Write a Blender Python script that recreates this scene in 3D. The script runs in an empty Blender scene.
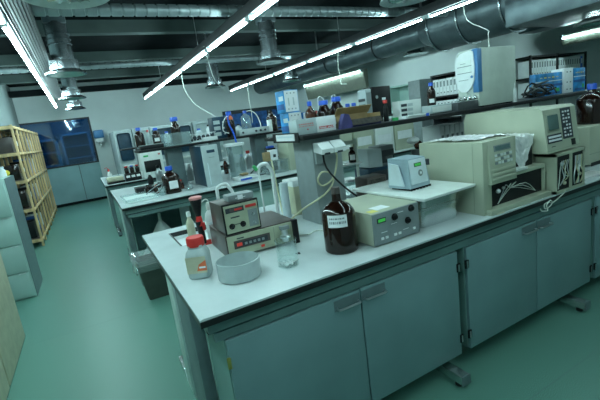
import bpy, bmesh, math, random
from mathutils import Vector, Matrix
random.seed(7)
C = bpy.context.scene.collection
PI = math.pi

# ---------------------------------------------------------------- materials
MATS = {}
def mat(name, col, rough=.5, metal=0., var=.06, scale=12., bump=0., emit=None, es=0., spec=.5, trans=0., coat=0., stretch=None):
    m = bpy.data.materials.new(name); m.use_nodes = True
    nt = m.node_tree; b = nt.nodes['Principled BSDF']
    b.inputs['Roughness'].default_value = rough; b.inputs['Metallic'].default_value = metal
    b.inputs['Specular IOR Level'].default_value = spec
    b.inputs['Transmission Weight'].default_value = trans
    b.inputs['Coat Weight'].default_value = coat
    tc = nt.nodes.new('ShaderNodeTexCoord'); n = nt.nodes.new('ShaderNodeTexNoise')
    n.inputs['Scale'].default_value = scale; n.inputs['Detail'].default_value = 3
    if stretch:
        mp = nt.nodes.new('ShaderNodeMapping'); mp.inputs['Scale'].default_value = stretch
        nt.links.new(tc.outputs['Object'], mp.inputs['Vector']); nt.links.new(mp.outputs[0], n.inputs['Vector'])
    else: nt.links.new(tc.outputs['Object'], n.inputs['Vector'])
    r = nt.nodes.new('ShaderNodeValToRGB')
    c0 = [max(0, c*(1-var*2)) for c in col]; c1 = [min(1, c*(1+var*2)) for c in col]
    r.color_ramp.elements[0].position = .3; r.color_ramp.elements[1].position = .7
    r.color_ramp.elements[0].color = (*c0, 1); r.color_ramp.elements[1].color = (*c1, 1)
    nt.links.new(n.outputs['Fac'], r.inputs['Fac']); nt.links.new(r.outputs['Color'], b.inputs['Base Color'])
    if bump:
        bp = nt.nodes.new('ShaderNodeBump'); bp.inputs['Strength'].default_value = bump; bp.inputs['Distance'].default_value = .01
        nt.links.new(n.outputs['Fac'], bp.inputs['Height']); nt.links.new(bp.outputs[0], b.inputs['Normal'])
    if emit:
        b.inputs['Emission Color'].default_value = (*emit, 1); b.inputs['Emission Strength'].default_value = es
    MATS[name] = m; return m
def clear(name, col, amount=.25, rough=.05, body=None):
    """thin clear glass or plastic: mostly transparent with a glossy skin (and optionally some milky body)"""
    m = bpy.data.materials.new(name); m.use_nodes = True; nt = m.node_tree; nt.nodes.clear()
    o = nt.nodes.new('ShaderNodeOutputMaterial'); t = nt.nodes.new('ShaderNodeBsdfTransparent'); g = nt.nodes.new('ShaderNodeBsdfGlossy')
    t.inputs[0].default_value = (*col, 1); g.inputs['Roughness'].default_value = rough; g.inputs['Color'].default_value = (.9, .95, .95, 1)
    lw = nt.nodes.new('ShaderNodeLayerWeight'); lw.inputs['Blend'].default_value = .5
    pw = nt.nodes.new('ShaderNodeMath'); pw.operation = 'POWER'; pw.inputs[1].default_value = 3.5; nt.links.new(lw.outputs['Facing'], pw.inputs[0])
    f = nt.nodes.new('ShaderNodeMath'); f.operation = 'MULTIPLY_ADD'; f.inputs[1].default_value = .6; f.inputs[2].default_value = amount; nt.links.new(pw.outputs[0], f.inputs[0])
    mx = nt.nodes.new('ShaderNodeMixShader'); nt.links.new(f.outputs[0], mx.inputs[0])
    nt.links.new(t.outputs[0], mx.inputs[1]); nt.links.new(g.outputs[0], mx.inputs[2]); last = mx
    if body:
        d = nt.nodes.new('ShaderNodeBsdfDiffuse'); d.inputs[0].default_value = (*body[0], 1)
        m2 = nt.nodes.new('ShaderNodeMixShader'); m2.inputs[0].default_value = body[1]
        nt.links.new(mx.outputs[0], m2.inputs[1]); nt.links.new(d.outputs[0], m2.inputs[2]); last = m2
    nt.links.new(last.outputs[0], o.inputs[0]); MATS[name] = m; return m

mat('floor', (.11, .265, .215), .40, var=.34, scale=230, bump=.02, spec=.5)
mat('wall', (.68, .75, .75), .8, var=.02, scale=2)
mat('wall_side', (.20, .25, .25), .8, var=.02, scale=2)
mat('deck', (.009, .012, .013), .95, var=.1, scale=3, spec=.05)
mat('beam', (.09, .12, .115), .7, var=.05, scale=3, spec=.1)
mat('panel_teal', (.30, .48, .51), .22, var=.06, scale=1.5, spec=.6)
mat('frame_dark', (.02, .03, .04), .4)
mat('room_blue', (.10, .22, .32), .6, var=.1, scale=2)
mat('room_frame', (.22, .42, .56), .5, var=.05)
mat('worktop', (.58, .66, .67), .27, var=.03, scale=5, spec=.5)
mat('black_edge', (.008, .009, .01), .35)
mat('cab', (.18, .305, .315), .42, var=.04, scale=3, spec=.4)
mat('cab_side', (.20, .36, .33), .45, var=.04, scale=3)
mat('cab_pale', (.38, .56, .52), .45, var=.04, scale=3)
mat('brass', (.45, .40, .12), .4, metal=.8)
mat('rail', (.12, .215, .21), .45, var=.04)
mat('leg_grey', (.13, .19, .20), .4, var=.05)
mat('gap', (.006, .008, .008), .8)
mat('steel', (.62, .66, .68), .28, metal=1, var=.08, scale=9)
mat('steel_rough', (.60, .64, .64), .24, metal=1, var=.05, scale=6)
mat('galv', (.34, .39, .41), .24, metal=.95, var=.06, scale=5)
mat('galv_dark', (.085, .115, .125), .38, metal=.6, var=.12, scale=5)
mat('flex', (.30, .36, .37), .4, metal=.6, var=.06, scale=6)
mat('tray_grey', (.028, .037, .039), .5, metal=.3, var=.1)
mat('housing', (.012, .016, .018), .6)
mat('strip_pale', (.50, .66, .62), .4)
mat('tube_end', (.30, .35, .36), .4)
mat('tube', (.9, 1, 1), .4, emit=(.66, .985, 1.0), es=66)
mat('wood', (.64, .46, .24), .6, var=.2, scale=9, stretch=(1, 1, .12))
mat('cream', (.43, .47, .36), .45, var=.04, scale=4)
mat('cream_dark', (.30, .34, .26), .5, var=.05)
mat('reflector', (.12, .135, .105), .6)
mat('beige', (.50, .50, .36), .6, var=.05)
mat('offwhite', (.70, .76, .73), .45, var=.03)
mat('tower_case', (.50, .57, .51), .45, var=.03)
mat('white', (.72, .77, .77), .4, var=.03)
mat('paper', (.78, .82, .83), .8, var=.03)
mat('ink', (.03, .04, .05), .7)
mat('ink_soft', (.22, .25, .27), .7)
mat('grey', (.22, .265, .27), .5, var=.05)
mat('grey_light', (.45, .53, .54), .5, var=.04)
mat('grey_blue', (.33, .44, .50), .4, var=.04)
mat('pale_blue', (.62, .72, .76), .4, var=.03)
mat('dark_grey', (.05, .06, .065), .5)
mat('black', (.008, .009, .010), .45, spec=.3)
mat('navy', (.015, .05, .085), .35, var=.1)
mat('case_brown', (.075, .06, .055), .35, var=.1)
mat('dial_face', (.38, .42, .30), .5, var=.05)
mat('pc_blue', (.06, .20, .42), .35)
mat('blue', (.02, .11, .62), .35)
mat('blue_box', (.03, .28, .62), .55, var=.3, scale=9)
mat('blue_deep', (.02, .10, .32), .55, var=.3, scale=9)
mat('red', (.62, .035, .03), .4)
mat('orange', (.75, .16, .06), .5)
mat('pink', (.62, .25, .24), .5)
mat('yellow', (.75, .58, .05), .6)
mat('green', (.05, .45, .14), .5)
mat('lcd', (.02, .12, .02), .3, emit=(.05, .5, .08), es=.5)
mat('led_red', (.5, .03, .02), .4, emit=(.9, .08, .03), es=.12)
mat('lcd_grey', (.14, .22, .22), .25)
mat('crt', (.10, .17, .16), .12)
mat('amber', (.013, .0045, .0025), .12, spec=.45, coat=.15, var=.2)
mat('amber_light', (.07, .018, .007), .12, spec=.7, coat=.4, var=.3, scale=20)
mat('card', (.33, .24, .12), .75, var=.1)
mat('purple', (.05, .045, .17), .6, var=.2)
mat('cable', (.60, .66, .60), .5)
mat('cable_cream', (.52, .52, .34), .5)
mat('foil', (.95, .97, .98), .3, metal=.35, var=.1, scale=30)
mat('frost', (.42, .50, .50), .25, var=.03, scale=20)
mat('bin_dark', (.055, .065, .055), .4)
mat('sticker', (.68, .62, .16), .7)
mat('screen_board', (.03, .025, .02), .6, var=.5, scale=40)
clear('glass', (.96, .99, .985), .09, .04)
clear('glass_soft', (.93, .97, .97), .06, .10, body=((.6, .72, .72), .16))
clear('bag', (.93, .97, .97), .12, .14, body=((.75, .85, .85), .20))
clear('cloudy', (.8, .9, .9), .05, .25, body=((.75, .86, .84), .82))
clear('pane_blue', (.22, .50, .72), .10, .04)

# ---------------------------------------------------------------- mesh builder
class MB:
    def __init__(s): s.bm = bmesh.new(); s.ms = []
    def mi(s, m):
        if m not in s.ms: s.ms.append(m)
        return s.ms.index(m)
    def box(s, x0, x1, y0, y1, z0, z1, m, bev=0, M=None, seg=2):
        r = bmesh.ops.create_cube(s.bm, size=1); vs = r['verts']
        for v in vs:
            v.co = Vector((x0+(v.co.x+.5)*(x1-x0), y0+(v.co.y+.5)*(y1-y0), z0+(v.co.z+.5)*(z1-z0)))
            if M: v.co = M @ v.co
        fs = {f for v in vs for f in v.link_faces}; i = s.mi(m)
        for f in fs: f.material_index = i
        if bev:
            es = list({e for v in vs for e in v.link_edges})
            g = bmesh.ops.bevel(s.bm, geom=es, offset=bev, segments=seg, affect='EDGES', profile=.5)
            for f in g['faces']: f.material_index = i
        return s
    def rings(s, rs, m, cap0=True, cap1=True, closed=False):
        i = s.mi(m); L = [[s.bm.verts.new(p) for p in r] for r in rs]; n = len(L[0])
        pr = list(zip(L, L[1:])) + ([(L[-1], L[0])] if closed else [])
        for a, b in pr:
            for k in range(n):
                try: f = s.bm.faces.new((a[k], a[(k+1) % n], b[(k+1) % n], b[k])); f.material_index = i
                except ValueError: pass
        if not closed:
            for c, l in ((cap0, L[0][::-1]), (cap1, L[-1])):
                if c:
                    f = s.bm.faces.new(l); f.material_index = i
        return s
    def cyl(s, p0, p1, r, m, r2=None, n=16, caps=True):
        p0 = Vector(p0); p1 = Vector(p1); r2 = r if r2 is None else r2
        q = (p1-p0).to_track_quat('Z', 'Y')
        mk = lambda p, rr: [p + q @ Vector((rr*math.cos(2*PI*k/n), rr*math.sin(2*PI*k/n), 0)) for k in range(n)]
        return s.rings([mk(p0, r), mk(p1, r2)], m, caps, caps)
    def lathe(s, prof, m, c=(0, 0, 0), n=24, caps=(True, True), sq=0, M=None):
        """profile of (radius, height); sq>0 squares the section"""
        rs = []
        for r, z in prof:
            ring = []
            for k in range(n):
                a = 2*PI*(k+.5)/n; rr = r
                if sq: ca, sa = abs(math.cos(a)), abs(math.sin(a)); rr = r/((ca**sq+sa**sq)**(1/sq))
                v = Vector((c[0]+rr*math.cos(a), c[1]+rr*math.sin(a), c[2]+z))
                ring.append(M @ v if M else v)
            rs.append(ring)
        return s.rings(rs, m, *caps)
    def tube(s, pts, r, m, n=8, smooth=3, flat=None):
        P = [Vector(p) for p in pts]
        if smooth and len(P) > 2:
            Q = []
            for k in range(len(P)-1):
                a = P[max(k-1, 0)]; b = P[k]; c = P[k+1]; d = P[min(k+2, len(P)-1)]
                for j in range(smooth):
                    t = j/smooth
                    Q.append(.5*((2*b)+(c-a)*t+(2*a-5*b+4*c-d)*t*t+(3*b-a-3*c+d)*t**3))
            P = Q+[P[-1]]
        rs = []; up = Vector((0, 0, 1)); u = None
        for k, p in enumerate(P):
            t = (P[min(k+1, len(P)-1)]-P[max(k-1, 0)]).normalized()
            if u is None: u = t.cross(up) if abs(t.z) < .95 else t.cross(Vector((1, 0, 0)))
            u = (u-t*u.dot(t)).normalized(); w = t.cross(u)
            rs.append([p+r*(u*math.cos(2*PI*j/n)+w*math.sin(2*PI*j/n)) for j in range(n)])
        return s.rings(rs, m)
    def prism(s, poly, axis, a0, a1, m):
        """poly: 2D points in the plane across the axis (x: (y,z); y: (x,z); z: (x,y))"""
        f = {'x': lambda p, a: (a, p[0], p[1]), 'y': lambda p, a: (p[0], a, p[1]), 'z': lambda p, a: (p[0], p[1], a)}[axis]
        return s.rings([[Vector(f(p, a0)) for p in poly], [Vector(f(p, a1)) for p in poly]], m)
    def sphere(s, c, r, m, sc=(1, 1, 1), n=14):
        pr = [(max(.0005, r*math.sin(PI*k/8)), -r*math.cos(PI*k/8)*sc[2]) for k in range(9)]
        rs = [[Vector((c[0]+q*sc[0]*math.cos(2*PI*k/n), c[1]+q*sc[1]*math.sin(2*PI*k/n), c[2]+z)) for k in range(n)] for q, z in pr]
        return s.rings(rs, m)
    def build(s, name, parent=None, loc=(0, 0, 0), rz=0, rot=None):
        bmesh.ops.recalc_face_normals(s.bm, faces=s.bm.faces)
        me = bpy.data.meshes.new(name); s.bm.to_mesh(me); s.bm.free()
        for m in s.ms: me.materials.append(MATS[m])
        me.polygons.foreach_set('use_smooth', [True]*len(me.polygons)); me.set_sharp_from_angle(angle=math.radians(34))
        o = bpy.data.objects.new(name, me); C.objects.link(o); o.location = loc; o.rotation_euler = rot or (0, 0, rz)
        if parent: o.parent = parent
        return o

def tag(o, label, cat, group=None, kind=None):
    o['label'] = label; o['category'] = cat
    if group: o['group'] = group
    if kind: o['kind'] = kind
    return o
def thing(name, label, cat, loc=(0, 0, 0), rz=0, group=None):
    o = bpy.data.objects.new(name, None); C.objects.link(o); o.location = loc; o.rotation_euler = (0, 0, rz); o.empty_display_size = .05
    return tag(o, label, cat, group)
def one(name, label, cat, mb, loc=(0, 0, 0), rz=0, group=None): return tag(mb.build(name, None, loc, rz), label, cat, group)
def struct(name, mb, parent=None):
    o = mb.build(name, parent)
    if not parent: o['kind'] = 'structure'
    return o
def dup(root, loc, rz=0, label=None, group=None):
    r = root.copy(); C.objects.link(r); r.location = loc; r.rotation_euler = (0, 0, rz)
    if label: r['label'] = label
    if group: r['group'] = group
    for ch in list(root.children):
        c = ch.copy(); C.objects.link(c); c.parent = r
        for g in list(ch.children):
            d = g.copy(); C.objects.link(d); d.parent = c
    return r

# ---------------------------------------------------------------- camera (level lens data solved from the photo's three vanishing points)
cd = bpy.data.cameras.new('camera'); cam = bpy.data.objects.new('camera', cd); C.objects.link(cam)
cd.sensor_width = 36; cd.lens = 36*394.5/600; cd.clip_start = .05
X = Vector((.867, -.481, -.129)); Yd = Vector((-.210, -.118, -.971)); Z = Vector((.452, .869, -.203))
Z.normalize(); X = (X-Z*X.dot(Z)).normalized(); Yu = -(Z.cross(X))
if Yu.z < 0: Yu = -Yu
R = Matrix((X, Yu, -Z)).transposed().to_4x4(); cam.matrix_world = Matrix.Translation((0, 0, 1.6)) @ R
bpy.context.scene.camera = cam

# ================================================================ SETTING
CE = 3.35
struct('floor', MB().box(-1.32, 12.2, -2.5, 13.1, -.1, 0, 'floor'))
mb = MB()
for y in (1.1, 3.9, 6.9): mb.box(-1.3, 12, y, y+.003, .0002, .0008, 'rail')
struct('trim_1', mb)
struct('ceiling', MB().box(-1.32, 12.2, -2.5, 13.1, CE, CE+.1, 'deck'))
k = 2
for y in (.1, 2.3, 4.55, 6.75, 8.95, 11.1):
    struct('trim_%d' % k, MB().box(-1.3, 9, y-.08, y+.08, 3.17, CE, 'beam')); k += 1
struct('trim_%d' % k, MB().box(-1.3, 6.6, 12.3, 12.5, 3.02, 3.16, 'deck')); k += 1
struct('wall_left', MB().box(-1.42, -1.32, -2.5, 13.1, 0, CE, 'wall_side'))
# far wall with the opening of the blue window
mb = MB()
mb.box(-1.32, 8.0, 13, 13.1, 2.40, CE, 'wall').box(.36, 8.0, 13, 13.1, 0, 2.40, 'wall')
struct('wall_far', mb)
struct('wall_far_partition', MB().box(-1.32, .36, 12.98, 13.06, .08, 1.10, 'panel_teal').box(-1.32, .36, 12.99, 13.08, 0, .08, 'deck')
       .box(-.19, -.17, 12.972, 12.98, .08, 1.10, 'leg_grey'))
w = struct('window_1', MB().box(-1.32, .36, 12.97, 13.07, 1.10, 1.14, 'frame_dark').box(-1.32, .36, 12.97, 13.07, 2.36, 2.40, 'frame_dark')
           .box(.31, .36, 12.97, 13.07, 1.14, 2.36, 'frame_dark'))
MB().box(-1.32, .31, 13.01, 13.02, 1.14, 2.36, 'pane_blue').build('window_pane', w)
struct('wall_back_room', MB().box(-2.2, 1.4, 15.6, 15.7, -.1, 3.2, 'room_blue').box(1.3, 1.4, 13.1, 15.6, -.1, 3.2, 'room_blue')
       .box(-2.2, -2.1, 13.1, 15.6, -.1, 3.2, 'room_blue').box(-2.2, 1.4, 13.1, 15.7, 3.1, 3.2, 'room_blue').box(-2.2, 1.4, 13.12, 15.7, -.12, -.02, 'room_blue'))
# cupboards of the room behind the blue window
t = thing('glass_cupboard', 'tall blue-tinted cupboard with shelves seen through the window by the wooden rack', 'cupboard', (-.1, 14.6, 0))
MB().box(-.42, .40, .25, .3, 0, 2.05, 'room_blue').box(-.42, -.36, -.2, .3, 0, 2.05, 'room_frame').box(.34, .40, -.2, .3, 0, 2.05, 'room_frame').box(-.42, .40, -.2, .3, 1.99, 2.05, 'room_frame').build('body', t)
for z in (.9, 1.25, 1.62): MB().box(-.36, .34, -.18, .25, z, z+.03, 'room_frame').build('shelf', t)
t = thing('glass_cupboard', 'low blue-tinted cupboard with two small panes seen through the left part of the window', 'cupboard', (-.98, 14.6, 0))
MB().box(-.4, .36, .25, .3, 0, 1.95, 'room_blue').box(-.4, -.33, -.2, .3, 0, 1.95, 'room_frame').box(.28, .36, -.2, .3, 0, 1.95, 'room_frame').box(-.4, .36, -.2, .3, 1.88, 1.95, 'room_frame').build('body', t)
for z in (1.1, 1.5): MB().box(-.33, .28, -.18, .25, z, z+.05, 'room_frame').build('shelf', t)
# window in the far wall behind the reagent shelves
w = struct('window_2', MB().box(4.3, 7.6, 12.95, 13.0, 2.0, 2.12, 'frame_dark').box(4.3, 7.6, 12.95, 13.0, 1.2, 1.26, 'frame_dark').box(5.9, 5.96, 12.95, 13.0, 1.26, 2.0, 'frame_dark'))
MB().box(4.3, 7.6, 12.975, 12.985, 1.26, 2.0, 'blue_deep').build('window_pane', w)
struct('wall_right', MB().box(7.0, 7.1, 7.1, 13.0, 0, CE, 'wall').box(6.6, 7.1, 5.0, 7.1, 0, CE, 'wall'))
struct('wall_right_front', MB().box(7.1, 12.2, 5.0, 5.1, 0, CE, 'wall'))
struct('wall_right_side', MB().box(12.1, 12.2, -2.5, 5.0, 0, CE, 'wall'))
struct('wall_near', MB().box(-1.32, 12.1, -2.5, -2.4, 0, CE, 'wall'))

# ================================================================ CEILING FITTINGS
def light_row(x, y0, n, z, pitch, label, side=0, tr=.0125):
    """row of bare tubes under a dark trunking"""
    t = thing('fluorescent_light_row', label, 'ceiling light', (x, y0, z), group=None)
    L = n*pitch
    MB().box(-.03+side, .03+side, -.04, L, .035, .15, 'housing', .004).build('trunking', t)
    for k in range(n):
        a = k*pitch
        MB().cyl((0, a+.09, 0), (0, a+pitch-.09, 0), tr, 'tube', n=10).build('tube', t)
        MB().box(-.024, .024, a-.055, a+.055, -.012, .045, 'grey_light', .004).build('tube_holder', t)
    for k in range(0, n, 2):
        MB().cyl((side, k*pitch+.4, .115), (side, k*pitch+.4, CE-z), .004, 'steel', n=6).build('hanger', t)
    return t
light_row(-.345, -.55, 8, 2.65, 1.56, 'row of bright tubes over the left aisle beside the ribbed cable tray', tr=.02)
light_row(1.785, -.65, 8, 2.65, 1.56, 'long row of bright tubes over the middle of the room, over both benches')
light_row(4.26, -.75, 8, 2.65, 1.57, 'row of bright tubes on dark trunking, running towards the big round duct', tr=.009)
def wall_lamp(loc, L, label, h=.42):
    t = thing('reflector_lamp', label, 'ceiling light', loc, group='tube lamps with beige side reflectors')
    MB().prism([(0, .04), (.14, .04), (.14, -h*.9), (.12, -h), (.06, -h), (.0, -.04)], 'y', 0, L, 'reflector').build('reflector', t)
    MB().cyl((-.03, .05, -.01), (-.03, L-.05, -.01), .009, 'tube', n=10).build('tube', t)
    for y in (.03, L-.03): MB().box(-.06, -.005, y-.02, y+.02, -.03, .05, 'tube_end').build('tube_holder', t)
    for y in (.3, L-.3): MB().cyl((.1, y, .06), (.1, y, CE-loc[2]), .005, 'steel', n=6).build('hanger', t)
wall_lamp((6.35, 8.0, 2.52), 2.9, 'tube lamp with beige reflector under the round duct by the far right wall')
wall_lamp((8.45, .6, 2.43), 3.95, 'tube lamp with beige reflector at the far right, above the blue boxes', .13)

# ribbed cable tray beside the left lights
mb = MB()
for q in range(6): mb.box(-.075+.026*q, -.075+.026*q+.016, -.5, 10.6, .02, .04, 'tray_grey')
mb.box(-.085, .085, -.5, 10.6, .04, .05, 'housing').box(-.09, -.08, -.5, 10.6, 0, .08, 'tray_grey').box(.08, .09, -.5, 10.6, 0, .08, 'tray_grey')
tray = thing('cable_tray', 'ribbed metal cable tray running beside the left row of tubes', 'cable tray', (-.215, 0, 2.70)); mb.build('tray', tray)
for y in (.9, 3.6, 7.3, 9.9): MB().box(-.02, .02, y, y+.03, .05, CE-2.70, 'tray_grey').build('hanger', tray)

# flexible ducts across the room
def flex(y, z, r, x0, x1, label):
    t = thing('flexible_duct', label, 'duct', (x0, y, z), group=None)
    rs = []; n = 12; L = x1-x0; N = int(L/.11)
    for q in range(N+1):
        for dx, rr in ((0, r), (.085, r), (.09, r*.84), (.108, r*.84)):
            rs.append([Vector((min(L, q*L/N+dx), rr*math.cos(2*PI*j/n), rr*math.sin(2*PI*j/n))) for j in range(n)])
    MB().rings(rs[:-3], 'flex').build('hose', t)
    for q in range(3): MB().box(.9+q*2.4, .93+q*2.4, -.006, .006, r*.8, CE-z, 'steel').build('hanger', t)
flex(4.57, 2.89, .062, -.9, 5.34, 'nearer corrugated silver duct crossing the ceiling from left to right')
flex(7.55, 2.86, .050, -.9, 5.50, 'farther thin corrugated silver duct crossing behind the diffusers')

# round diffusers hanging on short ducts
def diffuser(s=1.0, top=.81):
    t = thing('air_diffuser', '', 'air vent', (0, 0, 0))
    mb = MB().cyl((0, 0, .13), (0, 0, top-.18), .155*s, 'galv', n=24)
    for z in (.36, .42, .48): mb.lathe([(.155*s, z), (.166*s, z+.006), (.166*s, z+.014), (.155*s, z+.02)], 'galv', n=24, caps=(False, False))
    mb.box(-.13, .13, -.13, .13, top-.2, top, 'galv_dark', .02); mb.build('duct_stub', t)
    MB().lathe([(.155*s, .17), (.198*s, .168), (.200*s, .15), (.200*s, .05)], 'galv', n=36, caps=(False, False)).build('collar', t)
    MB().lathe([(.200*s, .06), (.22*s, .045), (.275*s, .02), (.28*s, 0), (.265*s, .002), (.21*s, .03), (.12*s, .05), (.0005, .055)], 'steel_rough', n=32, caps=(False, False)).build('flared_rim', t)
    return t
d0 = diffuser(.86)
d0.location = (.03, 6.1, 2.53); d0['label'] = 'round metal air diffuser on ducting right of the left light row, second from camera'
D = 'round metal air diffusers hanging from the ceiling'; d0['group'] = D
for loc, lb in (((2.98, 6.1, 2.53), 'round metal air diffuser hanging just right of the middle light row'),
                ((6.2, 6.1, 2.53), 'round metal air diffuser hanging in front of the big round duct'),
                ((.05, 9.1, 2.53), 'small round metal air diffuser farther along the left light row'),
                ((.07, 11.6, 2.53), 'farthest of the round diffusers along the left light row, just above the blue window'),
                ((2.98, 9.2, 2.53), 'far round metal air diffuser below the middle of the ceiling, left of centre'),
                ((5.0, 9.2, 2.53), 'far round metal air diffuser hanging between the third light row and the blue boxes')):
    dup(d0, loc, 0, lb, D)
# the near big swirl diffusers, seen from below
def swirl(loc, s, label):
    t = thing('swirl_diffuser', label, 'air vent', loc, group='large swirl diffusers overhead')
    MB().lathe([(.19*s, .26), (.20*s, .10), (.26*s, .045), (.33*s, .02), (.345*s, 0), (.31*s, -.004), (.235*s, .02), (.225*s, .10)], 'grey_light', n=40, caps=(False, False)).build('flared_ring', t)
    MB().cyl((0, 0, .10), (0, 0, CE-loc[2]), .19*s, 'galv_dark', n=28).build('duct_stub', t)
    MB().lathe([(.0005, 0), (.05, .0), (.06, .03), (.0005, .05)], 'steel_rough', n=20).build('hub', t)
    mb = MB()
    for q in range(16):
        M = Matrix.Rotation(2*PI*q/16, 4, 'Z') @ Matrix.Rotation(.6, 4, 'X')
        mb.box(.05, .225*s, -.028, .028, .0, .003, 'steel_rough', M=Matrix.Translation((0, 0, .02)) @ M)
    mb.build('vanes', t)
swirl((.12, 3.12, 2.56), .78, 'large round swirl diffuser overhead at the top left of the view')
swirl((2.98, 2.98, 2.56), .78, 'large round swirl diffuser overhead at the top right of the middle of the view')

# big round main duct
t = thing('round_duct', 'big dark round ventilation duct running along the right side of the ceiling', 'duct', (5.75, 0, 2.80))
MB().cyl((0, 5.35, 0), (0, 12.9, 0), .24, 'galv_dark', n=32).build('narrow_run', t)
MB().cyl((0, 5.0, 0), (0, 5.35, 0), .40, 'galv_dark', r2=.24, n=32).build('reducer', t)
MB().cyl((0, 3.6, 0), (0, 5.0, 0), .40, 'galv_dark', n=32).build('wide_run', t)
for y in (3.68, 4.4, 4.98): MB().lathe([(.40, -.012), (.425, -.012), (.425, .012), (.40, .012)], 'galv', n=32, caps=(False, False), M=Matrix.Translation((0, y, 0)) @ Matrix.Rotation(PI/2, 4, 'X')).build('flange', t)
for y in (6.6, 8.4): MB().lathe([(.24, -.01), (.26, -.01), (.26, .01), (.24, .01)], 'housing', n=32, caps=(False, False), M=Matrix.Translation((0, y, 0)) @ Matrix.Rotation(PI/2, 4, 'X')).build('flange', t)
for y in (4.3, 7.2, 9.6): MB().cyl((0, y, .2), (0, y, CE-2.80), .012, 'galv', n=8).build('hanger', t)
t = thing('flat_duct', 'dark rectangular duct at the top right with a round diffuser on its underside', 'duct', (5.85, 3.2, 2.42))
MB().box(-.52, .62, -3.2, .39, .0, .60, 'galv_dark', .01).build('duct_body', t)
for y in (-2.5, -1, .1): MB().box(-.02, .02, y, y+.02, .60, CE-2.42, 'galv').build('hanger', t)
MB().lathe([(.18, 0), (.18, -.08), (.27, -.13), (.275, -.15), (.18, -.12)], 'steel_rough', c=(.1, -.45, 0), n=28, caps=(False, False)).build('diffuser', t)
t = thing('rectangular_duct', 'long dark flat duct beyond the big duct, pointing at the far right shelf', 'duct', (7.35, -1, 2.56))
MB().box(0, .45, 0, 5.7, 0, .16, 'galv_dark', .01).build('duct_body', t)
for y in (1, 3, 5): MB().box(.2, .23, y, y+.02, .16, CE-2.56, 'galv').build('hanger', t)

# hanging cables
one('hanging_cable', 'thin white cable drooping from the middle light row to the far bench', 'cable', MB().tube([(1.75, 5.6, 2.72), (2.0, 6.3, 2.62), (2.35, 7.2, 2.45), (2.9, 8.3, 2.35)], .004, 'cable', n=6))
one('hanging_cable', 'white cable hanging from the middle light row down behind the dark blue computer', 'cable', MB().tube([(1.78, 7.2, 2.66), (1.72, 7.0, 2.35), (1.80, 6.8, 2.05), (1.98, 6.4, 1.8), (2.05, 6.2, 1.62)], .006, 'cable', n=6))
one('hanging_cable', 'pale cable hanging from the third light row to the black monitor', 'cable', MB().tube([(4.22, 5.95, 2.68), (4.15, 5.9, 2.35), (3.98, 5.6, 2.15), (3.6, 5.1, 2.02), (3.2, 4.4, 1.95)], .008, 'cable', n=6))
one('hanging_cable', 'pale cable coming down from the third light row onto the computer tower', 'cable', MB().tube([(4.2, 3.35, 2.68), (4.2, 3.3, 2.45), (4.0, 2.9, 2.25), (3.6, 2.6, 2.14), (3.12, 2.25, 1.965)], .0045, 'cable', n=6))
one('hanging_cable', 'thin pale cable hanging straight down over the far clear flask', 'cable', MB().tube([(4.2, 10.2, 2.64), (4.05, 9.9, 2.3), (3.9, 9.5, 1.9), (3.8, 9.3, 1.62)], .007, 'cable', n=6))

# ================================================================ BENCHES
def bench(x0, x1, y0, y1, label, sink=None, feet=(), central=True):
    t = thing('lab_bench', label, 'lab bench', (x0, y0, 0)); W = x1-x0; D_ = y1-y0
    mb = MB()
    if sink:
        a, b, c, d = sink
        for r in ((0, a, 0, D_), (b, W, 0, D_), (a, b, 0, c), (a, b, d, D_)):
            mb.box(*r, .891, .9, 'worktop'); mb.box(*r, .864, .891, 'black_edge')
        mb.build('worktop', t)
        MB().box(a, b, c, d, .835, .845, 'white').box(a, a+.008, c, d, .845, .899, 'grey_light').box(b-.01, b, c, d, .845, .899, 'white').box(a, b, c, c+.01, .845, .899, 'white').box(a, b, d-.01, d, .845, .87, 'white').box(a, b, d-.01, d, .87, .902, 'black_edge').box(a-.004, a+.006, c, d, .885, .902, 'black_edge').build('sink', t)
    else:
        mb.box(0, W, 0, D_, .891, .9, 'worktop').box(0, W, 0, D_, .864, .891, 'black_edge'); mb.build('worktop', t)
    MB().box(.03, W-.02, .03, .07, .815, .864, 'rail').box(.03, W-.02, .045, .07, .806, .815, 'gap').box(.05, W-.02, .035, .07, .768, .806, 'rail')\
        .box(.03, W-.02, D_-.07, D_-.03, .78, .864, 'rail').box(.03, .07, .07, D_-.07, .80, .864, 'rail').build('apron', t)
    for fx in feet:
        mb = MB().box(fx-.03, fx+.03, -.08, D_*.76, .03, .085, 'steel_rough', .004)
        mb.box(fx-.032, fx+.032, -.085, -.078, .028, .087, 'leg_grey')
        for y in (-.03, D_*.74): mb.cyl((fx, y, 0), (fx, y, .03), .022, 'black', n=12)
        mb.box(fx-.03, fx+.03, .42, .74, .085, .864, 'leg_grey', .003).box(fx-.04, fx+.032, .76, .93, .085, .864, 'strip_pale', .003)
        mb.build('leg', t)
    return t
b1x, b1y = .25, 1.43
bench(b1x, 5.2, b1y, 3.08, 'nearest big lab bench with pale worktop, black edge and cabinets below', sink=(.17, .52, 1.09, 1.50), feet=(.06, 1.34, 2.60))
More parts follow.
